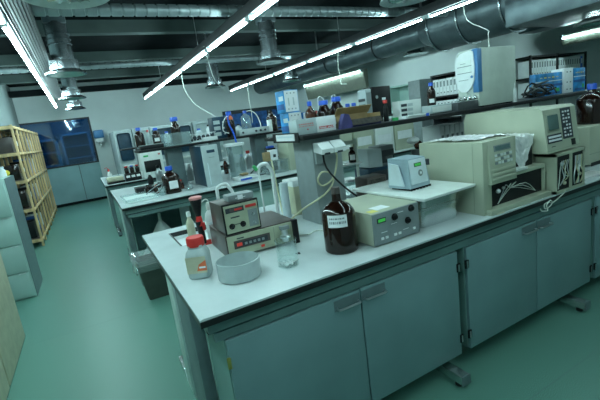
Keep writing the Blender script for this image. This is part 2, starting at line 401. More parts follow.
def cabinet(x, w, label, hinge='brass', y=1.455, plate=True):
    t = thing('base_cabinet', label, 'cabinet', (x, y, 0), group='teal cabinets hung under the nearest bench')
    MB().box(0, w, .02, .34, .125, .765, 'cab_side').build('body', t)
    mid = w/2
    for q, (a, b) in enumerate(((.004, mid-.004), (mid+.004, w-.004))):
        d = MB().box(a, b, 0, .019, .125, .762, 'cab', .002).build('door', t)
        hx = mid-.08 if q == 0 else mid+.08
        MB().box(hx-.075, hx+.07, -.002, 0, .70, .752, 'leg_grey').tube([(hx-.06, 0, .712), (hx-.06, -.022, .712), (hx-.03, -.025, .712), (hx+.03, -.025, .712), (hx+.06, -.022, .712), (hx+.06, 0, .712)], .0055, 'steel', n=6).build('handle', d)
        ex = 0 if q == 0 else w
        for z in (.64, .20): MB().box(ex-.006, ex+.010, -.006, .004, z, z+.05, 'brass', .002).build('hinge', d) if (hinge == 'brass' and q == 0) else MB().box(ex-.014, ex+.014, -.006, .004, z, z+.05, 'black', .002).box(ex-.006, ex+.002, -.009, -.006, z+.005, z+.045, 'steel').build('hinge', d)
cabinet(.335, 1.36, 'teal two-door cabinet under the nearest corner of the front bench')
cabinet(1.765, 1.34, 'teal two-door cabinet in the middle of the front bench, below the beige instruments', 'black')
cabinet(3.165, 1.34, 'teal cabinet cut off by the right side, beside the middle cabinet', 'black')

bench(.235, 5.0, 4.59, 6.57, 'second lab bench, beyond the bin, with pale worktop and open knee space', feet=(.06,))
bench(.205, 5.0, 7.41, 9.47, 'third lab bench, farther back behind the second one', feet=(.06,))
t = thing('base_cabinet', 'grey-green cabinet run under the right part of the second bench', 'cabinet', (1.05, 4.66, 0))
MB().box(0, 2.6, .02, .5, .13, .77, 'cab_side').build('body', t)
for q in range(4): MB().box(q*.65+.005, q*.65+.645, 0, .019, .13, .76, 'cab_pale', .002).build('door', t)
one('knee_panel', 'dark green back panel in the knee space of the second bench', 'panel', MB().box(0, .64, 0, .02, .1, .8, 'rail').box(.02, .62, -.006, 0, .14, .78, 'cab'), (.38, 5.7, 0))

# reagent shelves over the benches
def reagent_shelf(x0, x1, y0, y1, z, posts, label, plate=None):
    t = thing('reagent_shelf', label, 'shelf', (x0, y0, z)); W = x1-x0; D_ = y1-y0
    MB().box(0, W, 0, D_, 0, .028, 'black', .003).box(.02, W-.02, .02, D_-.02, .028, .031, 'dark_grey').build('board', t)
    for px, py, pw, pd in posts:
        MB().box(px-x0, px-x0+pw, py-y0, py-y0+pd, .9-z, 0, 'leg_grey' if plate is None else 'grey', .005).build('post', t)
    return t
rs1 = reagent_shelf(1.17, 5.1, 2.10, 2.68, 1.462, [(1.25, 2.15, .22, .25), (3.05, 2.25, .2, .25), (4.7, 2.25, .2, .25)], 'black shelf board on grey posts over the nearest bench', 1)
MB().box(-.006, -.001, .05, .42, -.012, .05, 'black').box(-.010, -.006, .10, .36, .0, .042, 'paper').box(-.012, -.010, .12, .34, .02, .03, 'pale_blue').build('label_holder', rs1)
sk = MB().box(1.262-1.17, 1.345-1.17, 2.128-2.10, 2.152-2.10, 1.30-1.462, 1.42-1.462, 'grey').build('cable_box', rs1)
for q, x in enumerate((1.30, 1.395)):
    MB().prism([(.05, -.085), (-.045, -.10), (-.05, -.07), (.0, -.03), (.05, -.03)], 'x', x-1.17-.04, x-1.17+.045, 'white').box(x-1.17-.02, x-1.17+.02, -.047, -.02, -.104, -.092, 'ink').build('socket', rs1)
reagent_shelf(.60, 5.0, 5.25, 5.75, 1.425, [(.95, 5.4, .2, .2), (2.2, 5.4, .2, .2), (3.6, 5.4, .2, .2)], 'black shelf board over the second bench, crowded with bottles')
reagent_shelf(.65, 5.0, 8.2, 8.7, 1.42, [(.95, 8.35, .2, .2), (2.4, 8.35, .2, .2)], 'black shelf board over the third bench')

# ================================================================ BOTTLES (helper)
def bottle(name, label, cat, loc, h, r, body='amber', cap='blue', lab=None, group=None, sq=0, capr=.5, neck=.42, handle=False, lab_ang=0, liquid=None, rz=0):
    t = thing(name, label, cat, loc, rz, group)
    hb = h*.60; nr = r*neck
    MB().lathe([(r*.93, 0), (r, h*.02), (r, hb), (r*.93, hb+h*.05), (r*.72, hb+h*.12), (nr*1.1, hb+h*.19), (nr, hb+h*.22), (nr, h*.90)], body, n=28, sq=sq).build('bottle_body', t)
    if cap: MB().lathe([(r*capr*1.06, h*.85), (r*capr*1.06, h*.97), (r*capr*.95, h)], cap, n=18).build('cap', t)
    if lab:
        z0, z1, half = lab[:3]; n = 9; rr = r*1.012; a0 = lab_ang
        pts = [(a0-half+2*half*j/n) for j in range(n+1)]
        mb = MB(); i = mb.mi('paper'); V = [[mb.bm.verts.new((rr*math.cos(a), rr*math.sin(a), z)) for a in pts] for z in (z0, z1)]
        for j in range(n): mb.bm.faces.new((V[0][j], V[0][j+1], V[1][j+1], V[1][j])).material_index = i
        if len(lab) > 3:   # rows of writing
            i = mb.mi('ink_soft'); rw = r*1.02
            for zz, hh, gaps in lab[3]:
                a = a0-half*.8
                for g in gaps:
                    b = a+g*half*.1
                    v = [mb.bm.verts.new((rw*math.cos(q), rw*math.sin(q), z)) for q, z in ((a, zz), (b, zz), (b, zz+hh), (a, zz+hh))]
                    mb.bm.faces.new(v).material_index = i; a = b+half*.07
        mb.build('label', t)
    return t

# ---------------------------------------------------------------- items on the nearest bench
A0 = -2.2   # direction towards the viewer
t = thing('plastic_jar', 'squat translucent plastic jar with red lid near the corner of the front bench', 'jar', (.385, 1.90, .9), -.5)
MB().lathe([(.043, 0), (.049, .008), (.049, .100), (.045, .118), (.033, .135), (.033, .15)], 'frost', n=32, sq=5).build('jar_body', t)
MB().lathe([(.038, .143), (.039, .15), (.039, .178), (.036, .184)], 'red', n=24).build('lid', t)
t.scale = (1.1, 1.1, 1.1)
MB().box(-.044, .044, -.0512, -.0495, .030, .105, 'beige').prism([(.0, .04), (.044, .04), (.044, .088), (.012, .07)], 'y', -.052, -.0512, 'orange').box(.012, .04, -.0526, -.052, .052, .060, 'paper').build('label', t)
t = thing('crystallising_dish', 'round frosted glass dish, empty, in front of the stacked meters', 'dish', (.530, 1.735, .9))
MB().lathe([(.094, 0), (.103, .006), (.104, .088), (.099, .089), (.097, .012), (.0005, .010)], 'frost', n=40, caps=(True, False)).build('bowl', t)
t = thing('beaker', 'clear glass beaker with pale crystals at its bottom', 'beaker', (.762, 1.675, .9))
MB().lathe([(.047, .0), (.052, .004), (.052, .13), (.055, .137), (.053, .137), (.050, .128), (.049, .006), (.0005, .005)], 'glass', n=28, caps=(True, False)).build('glass', t)
mb = MB()
for q in range(16):
    a = random.random()*6.28; rr = random.random()**.5*.036; mb.sphere((rr*math.cos(a), rr*math.sin(a), .012), .007, 'white', n=6)
o = mb.build('crystals', t); o['kind'] = 'stuff'
MB().lathe([(.0525, .032), (.0528, .032), (.0528, .036), (.0525, .036)], 'white', n=28, caps=(False, False)).build('graduation', t)

def knob(mb, x, y, z, r=.010, m='black'): mb.cyl((x, y, z), (x, y-.016, z), r, m, r2=r*.85, n=14); mb.cyl((x, y+.002, z), (x, y-.004, z), r*1.35, m, n=14)
t = thing('control_meter', 'wide brown-cased meter with beige face under the smaller meter', 'electronic meter', (.56, 1.985, .9), -.04)
MB().box(0, .415, .01, .36, .008, .135, 'case_brown', .003).build('casing', t)
mb = MB().box(.008, .407, 0, .012, .015, .128, 'dial_face', .002).box(.04, .25, -.002, 0, .055, .10, 'case_brown').box(.055, .235, -.003, -.002, .062, .090, 'ink')
mb.box(.055, .085, -.005, -.002, .068, .086, 'led_red').box(.275, .278, -.003, 0, .02, .125, 'cream_dark').box(.19, .21, -.006, 0, .03, .042, 'led_red')
for q in range(5): mb.box(.10+q*.025, .115+q*.025, -.004, -.003, .068, .082, 'grey')
mb.box(.06, .10, -.003, 0, .108, .113, 'ink').build('front_panel', t)
MB().box(.39, .42, -.02, .012, .0, .14, 'black', .002).build('side_bracket', t)
MB().cyl((.335, -.012, .03), (.335, -.012, .115), .018, 'steel', n=16).lathe([(.03, 0), (.032, .01), (.018, .02)], 'steel', c=(.335, -.012, .05), n=16).box(.31, .36, -.03, 0, .10, .12, 'grey').build('flow_valve', t)
t = thing('control_meter', 'smaller black-edged meter with two knobs stacked on the wider meter', 'electronic meter', (.572, 1.995, 1.037), .02)
MB().box(0, .20, .008, .225, .006, .162, 'case_brown', .003).box(-.004, .204, -.006, .012, .0, .168, 'black', .002).build('casing', t)
mb = MB().box(.004, .196, -.010, -.006, .008, .158, 'dial_face').box(.012, .115, -.012, -.010, .118, .145, 'ink').box(.035, .108, -.0135, -.012, .123, .140, 'case_brown').box(.06, .105, -.0145, -.0135, .127, .137, 'red').box(.125, .188, -.012, -.010, .128, .143, 'red')
mb.box(.135, .19, -.012, -.010, .02, .115, 'grey').box(.035, .085, -.012, -.010, .088, .095, 'ink').box(.05, .10, -.012, -.010, .05, .053, 'ink'); mb.build('front_panel', t)
for x, z in ((.035, .045), (.098, .045)): m2 = MB(); knob(m2, x, -.010, z, .012); m2.build('knob', t)
for z in (.04, .09): m2 = MB(); knob(m2, .163, -.012, z, .006, 'steel'); m2.build('knob', t)
one('junction_box', 'small flat grey box with a white square on top of the upper meter', 'box', MB().box(0, .15, 0, .09, 0, .035, 'grey', .004).box(.055, .085, -.001, 0, .006, .03, 'paper').box(.04, .10, -.0015, -.001, .014, .018, 'paper'), (.63, 2.05, 1.20))
bottle('winchester_bottle', 'large amber glass bottle with dark cap and white label at the front of the bench', 'bottle', (1.072, 1.66, .9), .335, .087, 'amber', 'case_brown',
       lab=(.145, .208, .58, ((.186, .008, (1, 2, 1, 2, 1, 2, 2)), (.163, .013, (1, 1, 2, 1, 1, 2, 1, 1, 1)))), lab_ang=-2.25, neck=.27, capr=.25)

t = thing('power_unit', 'cream bench power unit with green display and black knobs', 'power unit', (1.19, 1.535, .9), .02)
MB().box(0, .325, .01, .42, .008, .178, 'cream', .004).build('casing', t)
mb = MB().box(.004, .321, 0, .012, .01, .176, 'grey', .002).box(.028, .085, -.003, 0, .125, .150, 'ink').box(.034, .08, -.004, -.003, .130, .146, 'lcd')
for x in (.045, .075, .135, .165, .27): mb.box(x, x+.016, -.006, 0, .035, .047, 'white')
for x, z in ((.12, .10), (.05, .07), (.2, .05), (.17, .15)): mb.box(x, x+.04, -.001, 0, z, z+.003, 'paper')
mb.build('front_panel', t)
for x, z in ((.145, .135), (.235, .095), (.265, .155)): m2 = MB(); knob(m2, x, 0, z, .014); m2.build('knob', t)
MB().box(-.04, -.001, .15, .30, .005, .10, 'cream', .006).build('side_heat_sink', t)
MB().box(.02, .07, .03, .075, .1782, .1792, 'sticker').box(.075, .165, .05, .12, .1782, .1795, 'paper').build('sticker', t)
for x in (.03, .295): 
    for y in (.04, .38): MB().cyl((x, y, 0), (x, y, .009), .012, 'black', n=10).build('foot', t)

t = thing('steel_tank', 'stainless steel water bath tank under the white board', 'tank', (1.565, 1.575, .9))
L = lambda x0, x1, y0, y1, z, r=.04, n=5: [Vector((cx+r*math.cos(a), cy+r*math.sin(a), z)) for cx, cy, s in ((x1-r, y1-r, 0), (x0+r, y1-r, 1), (x0+r, y0+r, 2), (x1-r, y0+r, 3)) for a in [(s+j/n)*PI/2 for j in range(n+1)]]
MB().rings([L(.008, .30, .008, .36, 0), L(0, .308, 0, .368, .015), L(0, .308, 0, .368, .10), L(-.004, .312, -.004, .372, .105), L(-.004, .312, -.004, .372, .115), L(0, .308, 0, .368, .118), L(0, .308, 0, .368, .150), L(-.01, .318, -.01, .378, .152), L(-.01, .318, -.01, .378, .160), L(.004, .304, .004, .364, .160), L(.006, .300, .006, .362, .02)], 'steel_rough', cap1=True).build('tank_body', t)
one('white_board', 'thin white square board laid across the steel tank and the cream power unit', 'board', MB().box(0, .43, 0, .62, 0, .016, 'offwhite', .003), (1.515, 1.50, 1.079), .03)
# temperature controller
t = thing('temperature_controller', 'small blue-grey tapered controller with green display standing on the white board', 'controller', (1.62, 1.70, 1.096), .06)
MB().rings([[Vector(p) for p in q] for q in ([(-.005, 0, .012), (.165, 0, .012), (.175, .16, .012), (-.02, .16, .012)], [(-.005, .0, .03), (.165, .0, .03), (.175, .16, .03), (-.02, .16, .03)], [(.010, .02, .185), (.152, .02, .185), (.158, .16, .190), (-.012, .16, .190)])], 'grey_blue').build('casing', t)
F = Matrix.Translation((0, 0, .03)) @ Matrix.Rotation(-.113, 4, 'X')
mb = MB().box(.008, .148, -.006, 0, .005, .150, 'pale_blue', .003, M=F).box(.045, .105, -.0075, -.006, .105, .128, 'ink', M=F).box(.05, .10, -.009, -.0075, .109, .124, 'lcd', M=F)
mb.build('front_panel', t)
MB().lathe([(.018, 0), (.020, .002), (.012, .004)], 'grey', c=(0, 0, 0), n=20, M=F @ Matrix.Translation((.088, -.006, .065)) @ Matrix.Rotation(PI/2, 4, 'X')).box(.082, .094, -.012, -.009, .058, .072, 'paper', M=F).build('button_pad', t)
MB().box(.154, .166, -.004, .02, .13, .165, 'ink').build('switch', t)
MB().prism([(.03, .03), (.15, .03), (.145, .165), (.07, .155)], 'x', -.024, -.016, 'pale_blue').build('side_panel', t)
mb = MB()
for q in range(7): mb.box(-.0+q*.027, .012+q*.027, -.001, .155, 0, .012, 'black')
mb.build('foot_grille', t)

# gas chromatograph
t = thing('chromatograph', 'large beige analyser with keypad module and dark open lower bay', 'laboratory analyser', (1.955, 1.45, .9))
MB().box(0, .072, .02, .50, .0, .43, 'cream', .004).box(.072, .30, .14, .50, 0, .43, 'cream').box(.072, .30, .02, .14, .20, .43, 'cream').box(0.301, .62, .14, .50, .0, .20, 'cream_dark', .003).box(-.001, .001, .085, .088, .01, .425, 'cream_dark').build('housing', t)
MB().box(.02, .62, -.01, .13, 0, .030, 'cream', .003).box(.30, .62, .03, .20, .185, .21, 'cream', .003).box(.28, .42, .02, .10, .21, .222, 'offwhite').build('bay_frame', t)
MB().box(.075, .615, .05, .135, .030, .188, 'black').box(.612, .62, .03, .13, .03, .19, 'cream').build('dark_bay', t)
mb = MB()
for q in range(3): mb.tube([(.15, .04, .04), (.18+.02*q, .03, .10), (.20+.05*q, .02, .15), (.26, .035, .12), (.36+.03*q, .035, .10+.01*q), (.52, .035, .05)], .002, 'cable' if q else 'steel', n=6)
mb.sphere((.15, .035, .12), .014, 'paper'); mb.sphere((.20, .035, .13), .010, 'steel'); mb.build('bay_wiring', t)
M = Matrix.Translation((.04, -.002, .20)) @ Matrix.Rotation(-.09, 4, 'X')
MB().box(0, .235, .0, .05, -.02, .225, 'cream', .004, M=M).build('control_module', t)
mb = MB().box(.05, .20, -.003, 0, .165, .20, 'grey', M=M).box(.06, .19, -.004, -.003, .171, .194, 'lcd_grey', M=M)
for r_ in range(3):
    for c_ in range(6): mb.box(.05+c_*.027, .07+c_*.027, -.004, 0, .09+r_*.022, .105+r_*.022, 'offwhite' if (r_+c_) % 3 else 'grey', M=M)
for z in (0, .025, .05): mb.box(.01, .225, -.006, 0, z, z+.018, 'cream', .002, M=M)
mb.build('keypad', t)
MB().box(.31, .565, .08, .42, .21, .40, 'black', .004).build('oven_block', t)

# aluminium foil draped over it: a crumpled sheet on the top and a pointed corner hanging in front of the dark block
mb = MB(); i = mb.mi('foil'); random.seed(3)
NX, NY = 30, 24; V = []
for a in range(NX+1):
    row = []
    for b in range(NY+1):
        u = a/NX; v = b/NY; x = .03+.53*u
        zt = .434 if x < .305 else .434-.028*min(1, (x-.305)/.05)
        reach = .02+.21*max(0, 1-abs(u-.76)/.30)       # the hanging corner
        s = v*(.36+reach)
        if s < .36: y = .44-s; z = zt
        else: y = .072; z = zt-(s-.36)
        row.append(mb.bm.verts.new((x+random.uniform(-.007, .007), y-random.uniform(0, .010), z+random.uniform(.001, .013))))
    V.append(row)
for a in range(NX):
    for b in range(NY):
        if a/NX < .45 and b/NY > .80: continue
        mb.bm.faces.new((V[a][b], V[a+1][b], V[a+1][b+1], V[a][b+1])).material_index = i
o = one('aluminium_foil', 'crumpled sheet of aluminium foil draped over the beige analyser', 'foil', mb, (1.955, 1.45, .9))
o.modifiers.new('thickness', 'SOLIDIFY').thickness = .001
for p in o.data.polygons: p.use_smooth = False

# open frame module and the terminal on it
t = thing('detector_module', 'beige module with two open bays of wiring under the small screen unit', 'laboratory analyser', (2.60, 1.425, .9), .0)
MB().box(0, .34, .13, .40, 0, .262, 'cream', .003).box(0, .012, 0, .14, 0, .262, 'cream').box(.328, .34, 0, .14, 0, .262, 'cream').box(0, .34, 0, .14, 0, .018, 'cream').box(0, .34, 0, .14, .244, .262, 'cream').box(.165, .185, .0, .14, .018, .244, 'cream').build('frame', t)
MB().box(.012, .328, .010, .13, .018, .244, 'black').build('dark_bay', t)
mb = MB()
for q in range(5):
    x = .03+.02*q; mb.tube([(x, .003, .03+.02*q), (x+.06*((q*7) % 3-1)*.5+.03, -.004, .10), (x+.02, .003, .16), (x+.04, .002, .21)], .003, ('cable', 'steel', 'cable_cream')[q % 3], n=6)
    x = .22+.018*q; mb.tube([(x, .003, .03), (x+.02*((q*5) % 3-1), -.004, .09), (x, .0, .14), (x+.01, .003, .22)], .004, ('steel', 'cable_cream', 'cable')[q % 3], n=6)
for x, z in ((.07, .19), (.10, .06), (.25, .17), (.28, .09)): mb.sphere((x, .003, z), .013, 'steel' if z > .1 else 'beige', n=8)
mb.build('bay_wiring', t)
MB().lathe([(.03, 0), (.032, .003), (.0005, .004)], 'black', n=20, M=Matrix.Translation((.0, .20, .06)) @ Matrix.Rotation(-PI/2, 4, 'Y')).box(-.002, 0, .06, .075, .03, .15, 'cream_dark').build('side_vent', t)
t = thing('screen_terminal', 'long beige instrument with small dark screen and black keypads, set on the open module', 'terminal', (2.535, 1.44, 1.175), -.01)
prof = [(0, 0), (.62, 0), (.62, .235), (.60, .285), (.06, .285), (.035, .27)]
MB().prism(prof, 'x', 0, .36, 'cream').build('housing', t)
S = Matrix.Translation((0, .0, .0)) @ Matrix.Rotation(-math.atan2(.035, .27), 4, 'X')
MB().box(.025, .155, -.004, .002, .13, .245, 'cream_dark', .003, M=S).box(.035, .145, -.008, -.003, .142, .236, 'crt', .003, M=S).build('screen', t)
mb = MB().box(.015, .165, -.004, 0, .06, .115, 'ink', M=S)
for r_ in range(2):
    for c_ in range(9): mb.box(.022+c_*.0155, .034+c_*.0155, -.006, -.004, .07+r_*.022, .083+r_*.022, 'paper', M=S)
mb.box(.185, .295, -.004, 0, .07, .268, 'ink', M=S)
for r_ in range(8):
    for c_ in range(3):
        if (r_*3+c_) % 5 != 4: mb.box(.198+c_*.03, .215+c_*.03, -.006, -.004, .085+r_*.022, .096+r_*.022, 'paper', M=S)
mb.box(.27, .31, -.005, 0, .02, .06, 'black', M=S).box(.05, .09, -.002, 0, .035, .039, 'ink', M=S).box(0.0, .36, -.001, 0, .012, .015, 'cream_dark', M=S); mb.build('keypad', t)

# cables and foil strip beside the module
one('cable_coil', 'small tangle of white wires hanging over the edge of the front bench', 'cable', MB().tube([(2.75, 1.46, .905), (2.70, 1.422, .903), (2.64, 1.418, .885), (2.58, 1.415, .87), (2.54, 1.418, .86), (2.50, 1.415, .875), (2.46, 1.418, .87), (2.455, 1.415, .845), (2.49, 1.418, .835), (2.53, 1.412, .86), (2.51, 1.410, .885), (2.47, 1.412, .86), (2.48, 1.410, .825), (2.43, 1.415, .83), (2.41, 1.415, .85)], .0035, 'cable', n=6))
o = one('foil_strip', 'flat piece of crumpled foil on the worktop right of the open module', 'foil', MB().box(0, .36, 0, .12, 0, .012, 'foil', .004), (3.02, 1.50, .9), -.05)
o = one('paper_slip', 'folded white paper slip lying at the bench edge below the analyser', 'paper', MB().box(0, .10, 0, .035, 0, .004, 'paper'), (2.47, 1.44, .9), .1)
one('paper_slip', 'small yellowish slip at the bench edge left of the folded white slip', 'paper', MB().box(0, .07, 0, .03, 0, .004, 'beige'), (2.02, 1.435, .9), .0)
t = thing('cream_instrument', 'plain cream box instrument at the right edge under the brown bottle', 'laboratory analyser', (3.57, 1.70, .9))
MB().box(0, .7, 0, .5, .015, .325, 'cream', .005).build('housing', t)
MB().box(.0, .7, -.003, 0, .10, .104, 'cream_dark').box(.03, .67, -.002, 0, .0, .03, 'black').build('seam', t)
bottle('winchester_bottle', 'big brown bottle with bright blue cap at the right edge, standing on the cream instrument', 'bottle', (3.885, 1.84, 1.227), .335, .112, 'amber', 'blue', lab=(.15, .23, .40), lab_ang=-1.55, neck=.28, capr=.30)

# rear half of the front bench, left of the post
t = thing('lab_funnel_brush', 'black tapered rubber cup on a red collar with black handle beside the sink', 'suction cup', (.535, 2.40, .9))
MB().cyl((.005, 0, .015), (-.005, 0, .16), .017, 'black', r2=.022, n=14).build('handle', t)
MB().lathe([(.010, .15), (.014, .18), (.026, .24), (.036, .285), (.036, .305)], 'black', n=24).build('cup', t)
MB().lathe([(.038, .298), (.040, .31), (.030, .315)], 'pink', n=24).build('rim', t)
MB().lathe([(.022, .13), (.020, .165), (.014, .21)], 'red', n=16).build('collar', t)
MB().box(.008, .026, -.022, -.008, .10, .15, 'red', .003).build('clip', t)
MB().box(.01, .05, -.01, .015, 0, .03, 'red', .004).build('end_stop', t)
t = thing('wash_bottle', 'white squeeze bottle with pale blue label between the black cup and the meters', 'bottle', (.625, 2.47, .9))
MB().lathe([(.036, 0), (.038, .01), (.038, .15), (.030, .18), (.014, .20), (.014, .215)], 'white', n=22).build('bottle_body', t)
MB().lathe([(.018, .205), (.018, .235), (.010, .25)], 'offwhite', n=16).tube([(0, 0, .24), (0, 0, .265), (-.02, -.01, .275), (-.045, -.02, .262)], .004, 'offwhite', n=6).build('spray_head', t)
MB().box(-.024, .024, -.0395, -.036, .04, .13, 'pale_blue', .001).build('label', t)
t = bottle('reagent_bottle', 'slim yellowish translucent bottle behind the red-lidded jar', 'bottle', (.50, 2.52, .9), .21, .026, 'beige', 'offwhite')
# goose-neck taps
def tap(loc, h, w, r, label, ang=0, nozzle=None):
    t = thing('swan_neck_tap', label, 'tap', loc, ang, group='white swan-neck taps behind the meters')
    MB().tube([(0, 0, 0), (0, 0, h*.6), (0, 0, h-.06), (-.02, 0, h-.02), (-w*.35, 0, h), (-w*.7, 0, h), (-w*.95, 0, h-.015), (-w, 0, h-.05)] + ([] if nozzle else [(-w, 0, h-.10)]), r, 'white', n=12, smooth=4).build('spout', t)
    MB().lathe([(.03, 0), (.03, .02), (r*1.4, .03), (r*1.4, .05)], 'white', n=18).build('base', t)
    if nozzle: MB().cyl((-w, 0, h-.05), (-w, 0, .02), .006, 'white', n=10).build('down_pipe', t)
    if nozzle: MB().cyl((-w-.01, 0, h-.03), (-w-.03, 0, h), .012, nozzle, n=10).build('nozzle', t)
tap((.79, 2.45, .9), .345, .10, .011, 'short white swan-neck tap just above the upper meter')
tap((1.075, 2.42, .9), .43, .095, .013, 'tall white swan-neck tap with thin down pipe and green tip', 0, 'green')
t = thing('measuring_cylinder', 'tall white plastic measuring cylinder left of the grey shelf post', 'cylinder', (1.16, 2.45, .9))
MB().lathe([(.04, 0), (.04, .01), (.030, .02), (.030, .27), (.034, .275), (.028, .276)], 'pale_blue', n=22).build('tube', t)
o = one('storage_box', 'white plastic storage box standing behind the grey shelf post', 'box', MB().box(0, .22, 0, .16, 0, .255, 'beige', .008).box(-.005, .225, -.005, .165, .215, .26, 'white', .004), (1.27, 2.52, .9))
one('power_cable', 'cream cable looping down the grey post and across the worktop', 'cable', MB().tube([(1.41, 2.125, 1.36), (1.405, 2.12, 1.30), (1.36, 2.11, 1.20), (1.28, 2.115, 1.16), (1.24, 2.11, 1.20), (1.27, 2.10, 1.25), (1.34, 2.11, 1.23), (1.36, 2.12, 1.17), (1.28, 2.12, 1.10), (1.15, 2.20, 1.02), (1.03, 2.22, .95), (.96, 2.25, .908)], .006, 'cable_cream', n=6))
one('power_cable', 'black cable from the post sockets down behind the amber bottle', 'cable', MB().tube([(1.31, 2.125, 1.37), (1.315, 2.11, 1.27), (1.38, 2.05, 1.15), (1.47, 1.98, 1.04), (1.52, 1.99, .97), (1.54, 2.02, .91)], .006, 'black', n=6))
one('power_cable', 'white cable lying on the worktop between the beaker and the amber bottle', 'cable', MB().tube([(1.01, 2.10, .906), (1.08, 2.03, .905), (1.15, 2.06, .905), (1.25, 2.0, .905), (1.33, 2.08, .905)], .004, 'cable', n=6))
one('rubber_stopper', 'tiny dark clip lying on the worktop beside the beaker', 'clip', MB().box(0, .02, 0, .008, 0, .006, 'ink').box(.006, .012, -.01, .02, 0, .004, 'ink'), (.87, 1.78, .9), .5)
one('hanging_hose', 'cream hose hanging from the far cream instrument down to the bench', 'hose', MB().tube([(1.30, 2.90, 1.30), (1.285, 2.85, 1.2), (1.25, 2.75, 1.05), (1.20, 2.62, .95), (1.19, 2.56, .908)], .006, 'cable_cream', n=6))

# behind the post: small items on the rear of the bench
bottle('reagent_bottle', 'small dark bottle with white label right of the grey post', 'bottle', (1.745, 2.42, 1.222), .115, .028, 'amber', 'black', lab=(.02, .06, .7), lab_ang=-2.1)
t = thing('tube_stand', 'white frame stand with two upright rails right of the grey post', 'stand', (1.60, 2.40, .9))
for x in (0, .17): MB().cyl((x, 0, .01), (x, 0, .50), .011, 'cable', n=10).build('upright', t)
MB().box(-.03, .23, -.04, .10, 0, .012, 'white', .003).build('base', t); MB().box(0, .2, -.02, .06, .308, .32, 'white').build('crossbar', t); MB().box(0, .17, -.012, .0, .46, .49, 'cable').build('crossbar', t)
t = thing('dark_box', 'dark instrument with smoked window low behind the amber bottle', 'laboratory instrument', (1.63, 2.12, .9))
MB().box(0, .17, 0, .14, 0, .24, 'case_brown', .004).build('casing', t); MB().box(.015, .155, -.003, 0, .02, .225, 'screen_board').box(.06, .10, -.006, -.003, .12, .17, 'grey').build('window', t)
t = thing('grey_pump', 'small grey box device standing on a dark block under the shelf', 'laboratory device', (1.88, 2.40, 1.146))
MB().prism([(0, .01), (.13, 0), (.13, .14), (-.01, .155)], 'y', 0, .16, 'grey_light').build('casing', t)
MB().box(.131, .27, .02, .16, .0, .155, 'grey', .003).box(.15, .27, .016, .02, .02, .12, 'dark_grey').box(.18, .25, .01, .016, .05, .07, 'steel').build('side_unit', t)
one('dark_block', 'dark grey block carrying the small grey device', 'block', MB().box(0, .30, 0, .18, 0, .245, 'navy', .004).box(.02, .28, -.003, 0, .02, .22, 'dark_grey'), (1.86, 2.39, .9))
t = thing('storage_box', 'clear plastic box with white lid at the back of the bench', 'box', (1.82, 2.62, .9))
MB().box(0, .13, 0, .14, 0, .13, 'glass_soft', .004).build('tub', t); MB().box(-.008, .138, -.008, .148, .13, .15, 'white', .004).build('lid', t)
# reddish flask hanging right above the controller
t = thing('dropping_flask', 'small amber flask with white wrapped top behind the blue-grey controller', 'flask', (2.22, 2.24, .9))
MB().lathe([(.035, 0), (.04, .25), (.04, .35)], 'dark_grey', n=20).build('holder', t)
MB().sphere((0.02, 0, .38), .035, 'amber_light').build('flask_body', t)
MB().sphere((-.02, .01, .42), .045, 'paper', sc=(1.2, .9, .6)).build('wrapping', t)
for q, (x, w_, h_, lab) in enumerate(((1.62, .30, .27, 'first cream box in the row under the shelf, left of the others'), (1.94, .33, .30, 'second cream box in the row under the shelf'), (2.29, .30, .29, 'cream box under the shelf, right of the row'))):
    pass

# ---------------------------------------------------------------- things on the front reagent shelf (top z 1.493)
ZS = 1.493
def glovebox(loc, w, d, h, label, rz=0, side='blue_box'):
    t = thing('carton', label, 'box', loc, rz, group='blue and white cartons on the front shelf')
    MB().box(0, w, 0, d, 0, h, side, .002).build('box_body', t)
    mb = MB().box(.004, w-.004, -.002, 0, .004, h-.004, 'paper')
    for x in (.2, .45, .7):
        for z in (.15, .85): mb.box(w*x, w*x+.008, -.003, -.002, h*z-.004, h*z+.004, 'ink_soft')
    mb.box(w*.25, w*.33, -.003, -.002, h*.3, h*.65, 'grey_light').box(w*.6, w*.68, -.003, -.002, h*.3, h*.65, 'grey_light'); mb.build('end_label', t)
    MB().box(-.002, 0, d*.1, d*.9, h*.15, h*.4, 'blue_deep').box(-.002, 0, d*.1, d*.6, h*.55, h*.75, 'pale_blue').build('side_print', t)
glovebox((1.275, 2.46, ZS), .105, .13, .15, 'blue and white carton, lower of the stacked pair at the left shelf end')
glovebox((1.265, 2.47, ZS+.151), .11, .13, .15, 'blue and white carton, upper of the stacked pair at the left shelf end')
glovebox((1.395, 2.47, ZS), .085, .14, .14, 'single white carton standing right of the stacked blue and white pair')
def carton(loc, w, d, h, label, ink, rz=0):
    t = thing('carton', label, 'box', loc, rz, group='low white cartons on the shelf edge')
    MB().box(0, w, 0, d, 0, h, 'grey_light' if ink == 'pink' else 'paper', .002).build('box_body', t)
    mb = MB()
    for q in range(7): mb.box(w*.1+q*w*.11, w*.1+q*w*.11+w*.08, -.002, 0, h*(.62 if ink == 'pink' else .3), h*(.70 if ink == 'pink' else .36), ink)
    for q in range(5): mb.box(w*.1+q*w*.16, w*.1+q*w*.16+w*.12, -.002, 0, h*(.50 if ink == 'pink' else .2), h*(.55 if ink == 'pink' else .24), ink)
    mb.box(w*.5, w*.56, -.002, 0, h*.25, h*.35, 'red'); mb.build('print', t)
carton((1.185, 2.19, ZS), .142, .11, .095, 'grey-white carton with a line of red print at the front left of the shelf', 'pink')
carton((1.33, 2.19, ZS), .145, .11, .095, 'white carton with red print right of the grey-white one', 'red')
SB = 'brown bottles with blue caps on the front shelf'
bottle('reagent_bottle', 'slender brown bottle with narrow blue cap behind the grey-white carton', 'bottle', (1.40, 2.37, ZS), .205, .038, 'amber_light', 'blue', neck=.32, capr=.38, group=SB)
